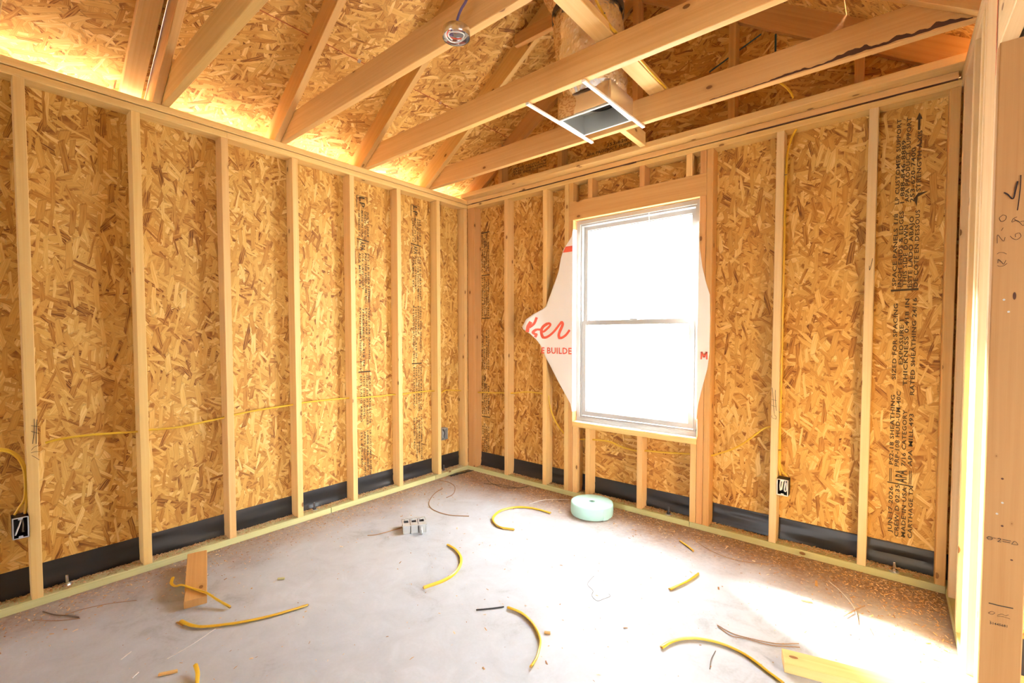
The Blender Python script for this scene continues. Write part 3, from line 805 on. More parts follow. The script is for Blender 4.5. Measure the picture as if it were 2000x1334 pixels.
CAB_SILL=[(1.0563,0.045,0.4523),(1.1577,0.045,0.4448),(1.2159,0.045,0.4514),(1.2728,0.045,0.4578),(1.4081,0.045,0.4625),(1.4973,0.045,0.4404),(1.6066,0.045,0.4283),(1.6891,0.045,0.44),(1.8254,0.045,0.4499),(1.9838,0.045,0.4677),(2.1045,0.045,0.4764),(2.1802,0.045,0.5087),(2.2675,0.045,0.558),(2.3509,0.045,0.6332),(2.4046,0.045,0.6867),(2.4442,0.045,0.7056)]
CAB_FEED=[(2.5465,0.03,2.3986),(2.5229,0.03,2.3488),(2.5045,0.03,2.2684),(2.4995,0.03,2.1267),(2.497,0.03,1.8394),(2.497,0.03,1.4035),(2.4964,0.03,0.992),(2.4946,0.03,0.7248),(2.4959,0.03,0.5758),(2.4972,0.03,0.5013),(2.5107,0.03,0.459),(2.5341,0.03,0.4337)]
CAB_FEED2=[(2.4885,0.03,0.7091),(2.4923,0.03,0.635),(2.4918,0.03,0.5153),(2.4951,0.03,0.471),(2.5009,0.03,0.4331)]
CAB_NEAR=[(-0.035,-2.9592,0.7599),(-0.035,-2.9143,0.7445),(-0.035,-2.8837,0.7294),(-0.035,-2.8561,0.6959),(-0.035,-2.8398,0.6406),(-0.035,-2.8371,0.5572),(-0.035,-2.8386,0.4983),(-0.035,-2.8452,0.4337)]
CAB_NEAR2=[(-0.03,-2.9595,0.7517),(-0.03,-2.9147,0.7385),(-0.03,-2.8872,0.7239),(-0.03,-2.8613,0.6908),(-0.03,-2.8451,0.6357),(-0.03,-2.8422,0.5595),(-0.03,-2.847,0.5017),(-0.03,-2.8623,0.4707),(-0.03,-2.8791,0.4382)]
BOX_NEAR=[(0.005,-2.8873,0.4381),(0.005,-2.8303,0.4252),(0.005,-2.8325,0.3386),(0.005,-2.8869,0.3339)]
BOX_CORNER=[(0.005,-0.3346,0.4348),(0.005,-0.2592,0.4274),(0.005,-0.2569,0.327),(0.005,-0.3295,0.3308)]
BOX_RIGHT=[(2.4876,-0.005,0.4149),(2.5445,-0.005,0.4207),(2.5461,-0.005,0.3269),(2.4904,-0.005,0.3291)]
ATTIC_CAB=[(1.9607,-1.09,2.8021),(1.9559,-1.09,2.7593),(1.9409,-1.09,2.7095),(1.9566,-1.09,2.6642),(1.9873,-1.09,2.6106),(2.0074,-1.09,2.5843)]
HANG=[(2.4893,-0.2,2.5761),(2.5271,-0.2,2.5367),(2.5506,-0.2,2.4974),(2.5602,-0.2,2.4708)]
PURPLE=[(1.7045,-1.715,2.5632),(1.6906,-1.715,2.5427),(1.6624,-1.715,2.5264),(1.6393,-1.715,2.5013),(1.6217,-1.715,2.4753)]
REDLINE=[(3.199,-0.9844,2.246),(3.199,-0.998,2.1793),(3.199,-1.0188,2.0981),(3.199,-1.0171,2.0442)]

# ------------------------------------------------------------------ pen marks, stamps and knots on the lumber
v, f = strokes_data(POST_MARKS, (0, -1, 0)); mesh('pen_mark', v, f, M['marker'], post, label='black handwritten tick and numbers 89 and 0-2(2)')
v, f = join_data(strokes_data(STAMP_MARKS, (0, -1, 0)), text_on('51445681', (STAMP_NUM[0][0], PF - .0006, STAMP_NUM[0][2] - .004), (1, 0, 0.1), (0, 0, 1), .036, .007))
mesh('grade_stamp', v, f, M['ink'], post, label='faint grey mill stamp')
for (x, y, z) in POST_DOTS:
    v, f = lathe_data([(0.0001, -.0002), (.0028, -.0002), (.0030, -.0010), (.0001, -.0012)], 8)
    mesh('nail_head', [(x + a, -1.0265 + c, z + b) for a, b, c in v], f, M['galv'], post)
for k, (x, y, z) in enumerate(POST_KNOTS):
    n = 12; r = (.0035, .003, .003, .003)[k]; e = (3.2, 1, 1, .8)[k]
    mesh('knot', [(x, -1.0268, z)] + [(x + r * math.cos(6.283 * i / n), -1.0268, z + r * e * math.sin(6.283 * i / n)) for i in range(n)],
         [(0, i + 1, (i + 1) % n + 1) for i in range(n)], M['bark'], post)
for strokes, nrm_, par in ((S1_MARKS, (1, 0, 0), stud_s1), (STUD_MARKS, (0, -1, 0), stud_b), (STUD2_MARKS, (0, -1, 0), stud_c), (S7_MARKS, (1, 0, 0), stud_s7)):
    v, f = strokes_data(strokes, nrm_); mesh('pen_mark', v, f, M['marker'], par)
v, f = strokes_data([(.012, [(3.1994, -.968, 2.32), (3.1994, -.968, 2.2), (3.1994, -.970, 2.10)]), (.006, [(3.1994, -.970, 2.10), (3.1994, -.972, 2.03)])], (-1, 0, 0))
mesh('paint_mark', v, f, M['red_paint'], king)

# ------------------------------------------------------------------ the window
wi = structure('window_1', 'white vinyl single-hung window with bright daylight behind')
def vbox(name, x0, x1, y0, y1, z0, z1, mat, parent, bev=.003, **props):
    v, f = box_verts(x0, x1, y0, y1, z0, z1)
    o = mesh(name, v, f, mat, parent, **props)
    md = o.modifiers.new('edges', 'BEVEL'); md.width = bev; md.segments = 1
    return o
def frame_obj(name, x0, x1, z0, z1, y0, y1, wl_, wr_, wt, wbm, parent, mat, lip=0):
    p = [box_verts(x0, x0 + wl_, y0, y1, z0, z1), box_verts(x1 - wr_, x1, y0, y1, z0, z1),
         box_verts(x0 + wl_, x1 - wr_, y0, y1, z1 - wt, z1), box_verts(x0 + wl_, x1 - wr_, y0, y1, z0, z0 + wbm)]
    if lip:
        a, b = wl_ + lip, lip
        p += [box_verts(x0 + wl_, x0 + a, y0 + .012, y1, z0, z1), box_verts(x1 - wr_ - lip, x1 - wr_, y0 + .012, y1, z0, z1),
              box_verts(x0 + a, x1 - wr_ - lip, y0 + .012, y1, z1 - wt - b, z1 - wt), box_verts(x0 + a, x1 - wr_ - lip, y0 + .012, y1, z0 + wbm, z0 + wbm + b)]
    v, f = join_data(*p)
    return mesh(name, v, f, mat, parent)
frame_obj('window_frame', 1.127, 2.033, .586, 2.107, .050, .128, .024, .024, .024, .028, wi, M['vinyl'], lip=.012)
ls = frame_obj('lower_sash', 1.166, 1.994, .630, 1.352, .064, .088, .030, .030, .026, .034, wi, M['vinyl'], lip=.006)
us = frame_obj('upper_sash', 1.166, 1.994, 1.326, 2.068, .094, .118, .028, .028, .028, .026, wi, M['vinyl'], lip=.006)
vbox('glass_pane', 1.195, 1.965, .074, .077, .662, 1.33, M['glass'], ls, .0005)
vbox('glass_pane', 1.193, 1.967, .104, .107, 1.35, 2.042, M['glass'], us, .0005)
vbox('sash_lock', 1.55, 1.61, .058, .088, 1.350, 1.362, M['vinyl'], ls, .002)
tube('tie_cord', [(1.69, .052, 2.10), (1.688, .056, 2.06), (1.690, .058, 2.02)], .0022, M['white_metal'], wi)
v, f = [], []
n = 46
for i in range(n + 1):
    x = 1.122 + (2.036 - 1.122) * i / n
    e = .004 + .012 * noise.noise(Vector((x * 9, 1, 0)))
    v += [(x, .05, .5845), (x, .0 + max(-.004, e), .5835 + .0015 * noise.noise(Vector((x * 21, 4, 0))))]
    if i:
        b = 2 * i; f.append((b - 2, b - 1, b + 1, b))
o = mesh('sill_membrane', v, f, M['wrap'], wi, smooth=True)
md = o.modifiers.new('thickness', 'SOLIDIFY'); md.thickness = .0012
tube('shim_strip', [(2.034, .03, .592), (2.030, .028, .63), (2.033, .032, .672), (2.035, .035, .69)], .006, M['black_plastic'], wi, rb=.003)

# ------------------------------------------------------------------ loose housewrap folded in through the window opening
OUT_L = [(1.125, 2.047), (1.111, 1.989), (1.039, 1.902), (1.016, 1.834), (.993, 1.738), (.926, 1.564), (.878, 1.466), (.783, 1.421), (.716, 1.373), (.679, 1.302),
         (.747, 1.256), (.798, 1.206), (.834, 1.161), (.845, 1.128), (.889, 1.052), (.996, .884), (1.105, .72), (1.120, .658)]
OUT_R = [(2.042, 1.963), (2.044, 1.803), (2.062, 1.674), (2.084, 1.577), (2.109, 1.496), (2.114, 1.354), (2.111, 1.131), (2.101, 1.035), (2.069, .904), (2.048, .805), (2.04, .706)]
def interp(tab, z):
    for (xa, za), (xb, zb) in zip(tab, tab[1:]):
        if za >= z >= zb:
            t = (za - z) / max(1e-6, za - zb)
            return xa + (xb - xa) * t
    return tab[0][0] if z > tab[0][1] else tab[-1][0]
def wrap_y(x, z):
    far = max(0.0, 1.075 - x)
    w = .006 * math.sin(38 * (x * .55 + z * .18)) * min(1, far * 4) + .006 * noise.noise(Vector((x * 7, z * 5, 0)))
    curl = -.045 * max(0.0, (.86 - x) / .18) ** 1.3 if x < .86 else 0
    return -.006 - .030 * far + w * (1 if far > 0 else .3) + curl
def flap(name, tab, jamb_x, side, label, z_top, z_bot, yfun):
    rows, cols = 70, 18
    V, F = [], []
    for i in range(rows + 1):
        z = z_top + (z_bot - z_top) * i / rows
        xo = interp(tab, z)
        for j in range(cols + 1):
            x = xo + (jamb_x - xo) * j / cols
            V.append((x, yfun(x, z), z))
        for yy in (.012, .03, .049):
            V.append((jamb_x + side * .002, yy, z + .004 * noise.noise(Vector((z * 9, yy * 30, 0)))))
    m = cols + 4
    for i in range(rows):
        for j in range(m - 1):
            b = i * m + j
            F.append((b, b + 1, b + m + 1, b + m))
    root = thing(name, label, 'housewrap', (jamb_x, 0, z_bot), 'housewrap flaps at the window')
    o = mesh('sheet', V, F, M['wrap'], root, smooth=True)
    md = o.modifiers.new('thickness', 'SOLIDIFY'); md.thickness = .0008
    return root, o
fl, fls = flap('housewrap_flap', OUT_L, 1.1215, 1, 'large white housewrap flap with red lettering, left of the window', 2.045, .66, wrap_y)
fr_, frs = flap('housewrap_flap', OUT_R, 2.0385, -1, 'narrow white housewrap flap along the right side of the window', 1.96, .708, lambda x, z: -.005 + .002 * noise.noise(Vector((x * 9, z * 6, 2))))
KER = [(.021, [(.84, 1.269), (.87, 1.281), (.911, 1.312), (.923, 1.33), (.899, 1.336), (.858, 1.317), (.838, 1.288), (.840, 1.249), (.858, 1.226), (.899, 1.234), (.957, 1.273), (1.014, 1.334), (1.025, 1.344), (1.036, 1.334), (1.032, 1.315), (1.009, 1.268), (1.002, 1.244), (1.009, 1.225), (1.031, 1.225), (1.065, 1.246), (1.098, 1.284)]),
       (.024, [(.755, 1.352), (.733, 1.314), (.727, 1.269)]), (.017, [(.8, 1.387), (.779, 1.338), (.742, 1.306)]), (.018, [(.836, 1.288), (.798, 1.289), (.770, 1.269), (.785, 1.254), (.796, 1.250), (.787, 1.228)])]
V, F = [], []
for w, pts in KER:
    C = catmull([(x, 0, z) for x, z in pts], 8)
    b = len(V)
    for i, c in enumerate(C):
        t = (C[min(i + 1, len(C) - 1)] - C[max(i - 1, 0)]).normalized()
        s = Vector((t.z, 0, -t.x)) * w * .5 * (1.15 if t.z < -.3 else .9)
        for q in (c + s, c - s):
            V.append((q.x, wrap_y(q.x, q.z) - .0022, q.z))
        if i:
            k = b + 2 * i; F.append((k - 2, k - 1, k + 1, k))
mesh('script_lettering', V, F, M['red_ink'], fl, label='red handwritten style letters ker')
def on_flap(s, x0, x1, z0, h):
    vv, ff = text_on(s, (x0, 0, z0), (1, 0, 0), (0, 0, 1), x1 - x0, h)
    return [(p.x, wrap_y(p.x, p.z) - .0022, p.z) for p in vv], ff
V, F = on_flap('E', .843, .868, 1.100, .049)
mesh('lettering', V, F, M['red_ink'], fl)
V, F = on_flap('BUILDE', .892, 1.116, 1.100, .049)
mesh('lettering', V, F, M['red_ink'], fl, label='red capital letters BUILDE')
V, F = [], []
for i in range(13):
    for z in (1.920, 1.877):
        xo = interp(OUT_L, z) + .004
        x = xo + (1.119 - xo) * i / 12
        V.append((x, wrap_y(x, z) - .002, z))
    if i:
        b = 2 * i; F.append((b - 2, b - 1, b + 1, b))
mesh('printed_band', V, F, M['red_ink'], fl)
vv, ff = strokes_data([(.009, [(2.064, -.0078, 1.092), (2.066, -.0078, 1.140)]), (.009, [(2.066, -.0078, 1.140), (2.081, -.0078, 1.105)]), (.009, [(2.081, -.0078, 1.105), (2.096, -.0078, 1.140)]), (.009, [(2.096, -.0078, 1.140), (2.098, -.0078, 1.092)])], (0, -1, 0))
mesh('lettering', vv, ff, M['red_ink'], fr_)

# ------------------------------------------------------------------ electrical boxes with their wires
def outlet_box(label, axis, a0, a1, z0, z1, face, depth, rim_mat, wires, body='black_plastic'):
    """open box; axis 'y' sits on the left wall (opening towards +x), 'x' on the back wall (opening towards -y)"""
    def P(a, z, d):                 # d = distance behind the front
        return (face - d, a, z) if axis == 'y' else (a, face + d, z)
    def bx(aa, ab, za, zb, da, db):
        p0, p1 = P(aa, za, da), P(ab, zb, db)
        return box_verts(min(p0[0], p1[0]), max(p0[0], p1[0]), min(p0[1], p1[1]), max(p0[1], p1[1]), za, zb)
    root = thing('outlet_box', label, 'electrical box', P((a0 + a1) / 2, z0, depth / 2), 'outlet boxes on the studs')
    w = .0035
    v, f = join_data(bx(a0, a0 + w, z0, z1, .001, depth), bx(a1 - w, a1, z0, z1, .001, depth), bx(a0, a1, z0, z0 + w, .001, depth), bx(a0, a1, z1 - w, z1, .001, depth), bx(a0, a1, z0, z1, depth - w, depth))
    mesh('body', v, f, M[body], root)
    r = .0045
    am = (a0 + a1) / 2
    v, f = join_data(bx(a0, a0 + r, z0, z1, -.001, .004), bx(a1 - r, a1, z0, z1, -.001, .004), bx(a0, a1, z0, z0 + r, -.001, .004), bx(a0, a1, z1 - r, z1, -.001, .004),
                     bx(am - .007, am + .007, z0 + r, z0 + .012, -.001, .004), bx(am - .007, am + .007, z1 - .012, z1 - r, -.001, .004))
    mesh('rim', v, f, rim_mat, root)
    for mat, pts in wires:
        tube('wire', [P(a0 + (a1 - a0) * a, z0 + (z1 - z0) * z, d) for a, z, d in pts], .0032, mat, root, n=6)
    return root
outlet_box('pale blue-grey outlet box with white wires beside the leftmost stud', 'y', -2.889, -2.8365, .336, .432, .006, .07, M['box_blue'],
           [(M['white_wire'], [(.6, .92, .03), (.48, .7, .01), (.3, .4, .006), (.18, .16, .012)]), (M['grey_plastic'], [(.62, .95, .04), (.66, .6, .02), (.62, .3, .016), (.68, .25, .02)])])
outlet_box('grey metal outlet box beside the stud nearest the room corner', 'y', -.329, -.258, .330, .430, .004, .05, M['galv'],
           [(M['black_wire'], [(.4, .9, .02), (.5, .6, .004), (.45, .35, .006), (.6, .15, .015)]), (M['dark_wire'], [(.55, .9, .02), (.56, .55, .006), (.5, .3, .01)])], body='grey_plastic')
outlet_box('black outlet box with looped white wires right of the window', 'x', 2.4895, 2.546, .327, .420, -.006, .07, M['white_wire'],
           [(M['white_wire'], [(.3, .92, .02), (.28, .6, .004), (.32, .3, .004), (.42, .5, .006), (.5, .85, .008)]), (M['white_wire'], [(.52, .9, .02), (.46, .5, .004), (.44, .35, .008)]), (M['white_wire'], [(.72, .9, .02), (.66, .45, .004), (.72, .28, .004), (.84, .35, .006), (.8, .8, .01)])])

# ------------------------------------------------------------------ yellow cable runs
GC = 'yellow cables run through the studs'
def cable(name, pts, label, ra=.0060, rb=.0058, up=(0, 0, 1), group=GC, mat='yellow', staples=(), snorm=(0, -1, 0), per=6):
    root = thing(name, label, 'cable', pts[-1], group)
    tube('sheath', pts, ra, M[mat], root, rb=rb, up=up, per=per)
    for p in staples:
        p = Vector(p)
        v, f = box_verts(-.009, .009, -.0015, .0015, -.0015, .0015)
        mesh('staple', [(p.x + a, p.y + b - .006, p.z + c) for a, b, c in v], f, M['dark_steel'], root)
    return root
cable('electrical_cable', CAB_LEFT, 'long yellow cable threaded through the studs of the left wall')
cable('electrical_cable', [(-.03, .03, .735), (.0, .04, .722)] + CAB_BACK, 'yellow cable between the corner and the window wall studs')
cable('electrical_cable', CAB_DROP + [(1.04, .035, .462), (1.056, .04, .453)], 'short yellow cable dropping beside the window king stud')
cable('electrical_cable', CAB_SILL + [(2.475, .045, .712), (2.488, .035, .708)], 'yellow cable running below the window sill to the right')
fd = [(x, y, z) for x, y, z in CAB_FEED]
cable('electrical_cable', [(2.56, .035, 2.47)] + fd, 'yellow cable hanging straight down beside the marked stud', up=(0, 1, 0), staples=[(2.497, .03, 2.15), (2.4955, .03, .80), (2.496, .03, .58)])
cable('electrical_cable', CAB_FEED2, 'short yellow cable tail entering the black outlet box', up=(0, 1, 0))
cable('electrical_cable', CAB_NEAR, 'thick yellow cable curving into the outlet box at far left', up=(1, 0, 0))
cable('electrical_cable', CAB_NEAR2, 'thin yellow cable splaying left above the outlet box at far left', ra=.0045, rb=.004, up=(1, 0, 0))
zc = PU + .142 + .012
cable('electrical_cable', [(2.0, -1.9, 3.0), (1.97, -1.45, 2.86), (1.945, -1.18, 2.74), (1.962, -1.115, 2.675), (1.983, -1.085, zc + .004), (1.988, -1.04, zc), (1.989, -.8, zc - .006), (1.987, -.6, zc - .006), (1.986, -.44, zc)],
      'yellow cable following the flat board over the ceiling joists', group='yellow cables in the roof', staples=[(1.962, -1.115, 2.68)])
cable('electrical_cable', [(2.32, -.02, 2.72), (2.42, -.12, 2.66)] + HANG, 'loose yellow cable end hanging above the window wall plate', group='yellow cables in the roof')

# ------------------------------------------------------------------ round ceiling box on the joist, register boot and duct
lc = Vector((1.645, -1.7265, 2.412))
cb = thing('ceiling_box', 'round shiny metal ceiling box with curled wires on a joist', 'electrical box', lc)
v, f = lathe_data([(.053, 0), (.0545, .002), (.054, .030), (.050, .034), (.0005, .034), (.0005, .0325), (.0495, .0325), (.0515, .028), (.0515, .001)], 36, lc)
mesh('pan', v, f, M['steel'], cb, smooth=True)
for r, z, a0, mat in ((.040, .010, .3, 'white_wire'), (.036, .016, 1.6, 'red_ink'), (.031, .008, 2.9, 'white_wire')):
    tube('wire', [lc + Vector((r * math.cos(a0 + t * .55), r * math.sin(a0 + t * .55), z + .004 * math.sin(t))) for t in range(10)], .0026, M[mat], cb, n=6)
tube('wire', [lc + Vector((-.03, .01, .028)), lc + Vector((-.02, -.015, .012)), lc + Vector((.005, -.022, .008))], .0032, M['purple'], cb, n=6)
for a in (.4, 3.5):
    v, f = box_verts(-.006, .006, -.007, .007, 0, .003)
    q = lc + Vector((.045 * math.cos(a), .045 * math.sin(a), .001))
    mesh('lug', [(q.x + p[0], q.y + p[1], q.z + p[2]) for p in v], f, M['galv'], cb)
pu = thing('purple_cable', 'purple cable curving down to the round ceiling box', 'cable', lc + Vector((0, 0, .034)))
tube('sheath', [(1.80, -1.72, 2.70), (1.735, -1.716, 2.60), (1.69, -1.715, 2.542), (1.662, -1.715, 2.521), (1.641, -1.716, 2.49), (1.632, -1.718, 2.446)], .0052, M['purple'], pu)

bt = thing('register_boot', 'open metal register box between white hanger bars at the ceiling', 'vent', (1.667, -.65, PU))
X0, X1, Y0, Y1, Z0, Z1 = 1.518, 1.816, -.773, -.530, PU - .004, PU + .105
w = .002
v, f = join_data(box_verts(X0, X0 + w, Y0, Y1, Z0, Z1), box_verts(X1 - w, X1, Y0, Y1, Z0, Z1), box_verts(X0, X1, Y0, Y0 + w, Z0, Z1), box_verts(X0, X1, Y1 - w, Y1, Z0, Z1), box_verts(X0, X1, Y0, Y1, Z1 - w, Z1))
mesh('inner_box', v, f, M['galv'], bt)
v, f = join_data(box_verts(X0 - .012, X0 - .001, Y0 - .012, Y1 + .012, Z0 + .006, Z1 + .01), box_verts(X1 + .001, X1 + .012, Y0 - .012, Y1 + .012, Z0 + .006, Z1 + .01),
                 box_verts(X0, X1, Y0 - .012, Y0 - .001, Z0 + .006, Z1 + .01), box_verts(X0, X1, Y1 + .001, Y1 + .012, Z0 + .006, Z1 + .01), box_verts(X0, X1, Y0, Y1, Z1 + .001, Z1 + .011))
mesh('insulation_wrap', v, f, M['foil'], bt)
r = .009
v, f = join_data(box_verts(X0 - r, X0 + .001, Y0 - r, Y1 + r, Z0 - .003, Z0 + .003), box_verts(X1 - .001, X1 + r, Y0 - r, Y1 + r, Z0 - .003, Z0 + .003),
                 box_verts(X0, X1, Y0 - r, Y0 + .001, Z0 - .003, Z0 + .003), box_verts(X0, X1, Y1 - .001, Y1 + r, Z0 - .003, Z0 + .003))
mesh('rim', v, f, M['white_metal'], bt)
v, f = lathe_data([(.098, Z1 - .004), (.102, Z1 - .004), (.102, Z1 - .012), (.098, Z1 - .012)], 32, (1.68, -.64, 0), True)
mesh('collar', v, f, M['dark_steel'], bt, smooth=True)
v = [(1.68 + .098 * math.cos(6.2832 * i / 32), -.64 + .098 * math.sin(6.2832 * i / 32), Z1 - .005) for i in range(32)]
mesh('duct_dark_disc', v, [tuple(range(32))], M['black_plastic'], bt)  # flat black disc painted for the shade inside the duct, no real hole
for xa, xb in ((1.490, 1.507), (1.826, 1.843)):
    board('hanger_bar', (xa, -1.062, PU - .008), (xb, -.406, PU - .008), (1, 0, 0), .020, .012, M['white_metal'], bt, ch=.002)
du = thing('insulated_duct', 'foil-wrapped insulated air duct rising into the roof', 'duct', (1.667, -.66, PU + .12))
prof = [(.150, 2.575, 1.667, -.655), (.172, 2.60, 1.667, -.66), (.180, 2.66, 1.665, -.67), (.185, 2.76, 1.66, -.69), (.190, 2.86, 1.655, -.705), (.192, 2.94, 1.65, -.715), (.184, 2.985, 1.65, -.72),
        (.184, 3.03, 1.65, -.72), (.205, 3.07, 1.648, -.725), (.225, 3.14, 1.64, -.74), (.22, 3.25, 1.63, -.80), (.2, 3.36, 1.62, -.88)]
V, F = [], []
N = 110
rows = []
for i in range(len(prof) - 1):
    for s in range(9):
        t = s / 9
        rows.append([a + (b - a) * t for a, b in zip(prof[i], prof[i + 1])])
rows.append(list(prof[-1]))
for (r, z, cx, cy) in rows:
    for q in range(N):
        a = 2 * math.pi * q / N
        rr = r + .010 * noise.noise(Vector((math.cos(a) * 3, math.sin(a) * 3, z * 9))) + .007 * abs(noise.noise(Vector((math.cos(a) * 8, math.sin(a) * 8, z * 30)))) - .005 * abs(noise.noise(Vector((math.cos(a) * 17 + z * 20, math.sin(a) * 17, z * 45))))
        V.append((cx + rr * math.cos(a), cy + rr * math.sin(a), z))
for i in range(len(rows) - 1):
    for q in range(N):
        r2 = (q + 1) % N
        F.append((i * N + q, i * N + r2, (i + 1) * N + r2, (i + 1) * N + q))
mesh('foil_jacket', V, F, M['foil'], du)
v, f = lathe_data([(.196, -.020), (.197, .020)], 48, (1.65, -.72, 3.008))
mesh('strap', v, f, M['black_plastic'], du, smooth=True)

# ------------------------------------------------------------------ anchor bolts in the bottom plates
for x, y, lab in ((-.052, -2.712, 'bright anchor bolt beside the leftmost stud'), (-.052, -1.462, 'dark anchor bolt near the joint of the left bottom plate'), (-.048, -.262, 'dark anchor bolt beside the room corner on the left plate'),
                  (1.855, .030, 'small anchor bolt in the plate below the window'), (3.012, .022, 'bright anchor bolt in the plate near the right corner')):
    r = thing('anchor_bolt', lab, 'bolt', (x, y, PB), 'anchor bolts in the bottom plates')
    mt = M['steel'] if 'bright' in lab else M['dark_steel']
    v, f = lathe_data([(.0001, 0), (.006, 0), (.006, .048), (.005, .052), (.0001, .052)], 10, (x, y, PB)); mesh('rod', v, f, mt, r)
    v, f = lathe_data([(.0001, .004), (.012, .004), (.012, .016), (.0001, .016)], 6, (x, y, PB)); mesh('nut', v, f, mt, r)
    v, f = lathe_data([(.0001, 0), (.020, 0), (.020, .004), (.0001, .004)], 16, (x, y, PB)); mesh('washer', v, f, M['galv'], r)

# ------------------------------------------------------------------ things lying on the floor
fo = thing('foam_roll', 'round roll of pale mint foam sealer tape by the window wall', 'foam roll', (1.405, -.203, 0))
R_, H_ = .145, .090
prof = [(.020, .004), (.020, H_ - .002), (.024, H_), (.05, H_ + .001), (.10, H_ - .001), (R_ - .008, H_ - .002), (R_ - .002, H_ - .006), (R_, H_ - .014), (R_ + .001, .04), (R_, .012), (R_ - .004, .003), (R_ - .012, .0), (.022, .0)]
v, f = lathe_data(prof, 64, (1.405, -.203, .0005), True)
mesh('roll', v, f, M['foam'], fo, smooth=True)
sp = []
for i in range(220):
    a = i * .35; r = .024 + (R_ - .03) * i / 220
    sp.append((1.405 + r * math.cos(a), -.203 + r * math.sin(a), H_ + .0018 - .0003 * i / 220))
tube('loose_end', [(1.405 + (R_ + .001) * math.cos(a), -.203 + (R_ + .001) * math.sin(a), .041) for a in (-.5, -.4, -.3, -.2)], .0015, M['foam'], fo, rb=.038, up=(0, 0, 1), n=6)

# three-gang grey plastic box
g3 = thing('plastic_switch_box', 'grey plastic three-gang switch box lying on the floor', 'electrical box', (.645, -1.15, 0))
e1 = Vector((.083, .119, 0)).normalized(); e2 = Vector((-.119, .083, 0)).normalized(); O3 = Vector((.669, -1.262, .001))
def l3(a0, a1, b0, b1, z0, z1):
    v, f = box_verts(a0, a1, b0, b1, z0, z1)
    return [O3 + e1 * p[0] + e2 * p[1] + Vector((0, 0, p[2])) for p in v], f
for k in range(3):
    a = .049 * k + .001; b = a + .0455
    v, f = join_data(l3(a, b, 0, .003, 0, .049), l3(a, b, .117, .120, 0, .049), l3(a, a + .003, 0, .12, 0, .049), l3(b - .003, b, 0, .12, 0, .049),
                     l3(a, b, 0, .052, .047, .050), l3(a, b, .090, .120, .047, .050), l3(a, a + .008, .05, .092, .047, .050), l3(b - .008, b, .05, .092, .047, .050))
    mesh('gang', v, f, M['grey_plastic'], g3)
v, f = l3(-.002, .149, -.003, .004, .048, .0525); mesh('front_lip', v, f, M['grey_plastic'], g3)
v, f = l3(-.002, .149, .112, .124, .030, .054); mesh('rear_flange', v, f, M['grey_plastic'], g3)
for k in (0, 1, 2):
    v, f = l3(.012 + .049 * k, .020 + .049 * k, .098, .106, .050, .056); mesh('screw_boss', v, f, M['grey_plastic'], g3)
v, f = box_verts(-.003, .003, -.012, .012, 0, .048)
rm = Matrix.Translation(O3 + e1 * .118 + e2 * -.02 + Vector((0, 0, .004))) @ Matrix.Rotation(.7, 4, 'Z') @ Matrix.Rotation(.5, 4, 'X')
mesh('broken_tab', [rm @ Vector(p) for p in v], f, M['grey_plastic'], g3)

# lumber offcuts
board('lumber_offcut', (.118, -2.214, .053), (.556, -2.350, .0195), (0.28, .96, 0), .089, .036, M['pine_red'], None, label='short lumber offcut leaning on the left bottom plate', category='offcut', group='lumber offcuts on the floor')
_d = Vector((.5, .132, 0)).normalized(); _n = Vector((-_d.y, _d.x, 0))
_c = Vector((2.700, -1.088, .0195)) + _n * .0445
board('lumber_offcut', _c, _c + _d * .43, _n, .089, .038, M['pine'], None, label='sunlit lumber offcut lying near the door post', category='offcut', group='lumber offcuts on the floor')

GF = 'yellow cable offcuts on the floor'
def offcut(pts, label, ra=.0085, rb=.0048, tw=1.5, z=None):
    P = [(p[0], p[1], (p[2] if len(p) > 2 else .0075)) for p in pts]
    root = thing('cable_offcut', label, 'cable', P[0], GF)
    tube('sheath', P, ra, M['yellow'], root, rb=rb, twist=tw)
    for a, b in ((P[0], P[1]), (P[-1], P[-2])):
        d = (Vector(a) - Vector(b)).normalized()
        tube('wire_end', [Vector(a) - d * .004, Vector(a) + d * .004], .0028, M['copper'], root, n=6, smooth=False)
    return root
offcut([(.262, -2.362, .040), (.300, -2.378, .030), (.345, -2.372, .030), (.40, -2.36, .050), (.481, -2.335, .050), (.563, -2.303, .044), (.62, -2.285, .030), (.70, -2.255, .010)], 'yellow cable offcut lying across the leaning lumber offcut', ra=.0075)
offcut([(.643, -2.43), (.702, -2.415), (.754, -2.388), (.803, -2.335), (.854, -2.263), (.895, -2.185), (.924, -2.109), (.951, -2.017)], 'gently curved yellow cable offcut nearest the left bottom of the floor', tw=.3)
offcut([(1.188, -.392), (1.087, -.393), (.996, -.418), (.929, -.475), (.896, -.573), (.912, -.661), (.951, -.73), (1.018, -.783), (1.086, -.797), (1.164, -.768)], 'yellow cable offcut bent in a wide open hook near the foam roll', tw=1.2)
offcut([(.995, -1.186), (1.065, -1.195), (1.141, -1.228), (1.198, -1.273), (1.243, -1.336), (1.269, -1.405), (1.272, -1.479), (1.246, -1.58)], 'curved yellow cable offcut in front of the grey switch box', tw=1.5)
offcut([(1.667, -1.439), (1.733, -1.432), (1.804, -1.45), (1.861, -1.483), (1.906, -1.522), (1.933, -1.563), (1.959, -1.618), (1.971, -1.671)], 'curved yellow cable offcut beside the short black wire', tw=2.2)
offcut([(2.03, -.254), (2.084, -.289), (2.133, -.332)], 'tiny yellow cable offcut close to the plate below the window', ra=.007)
offcut([(2.176, -.817), (2.195, -.758), (2.219, -.681), (2.237, -.578)], 'short yellow cable offcut in the bright middle of the floor')
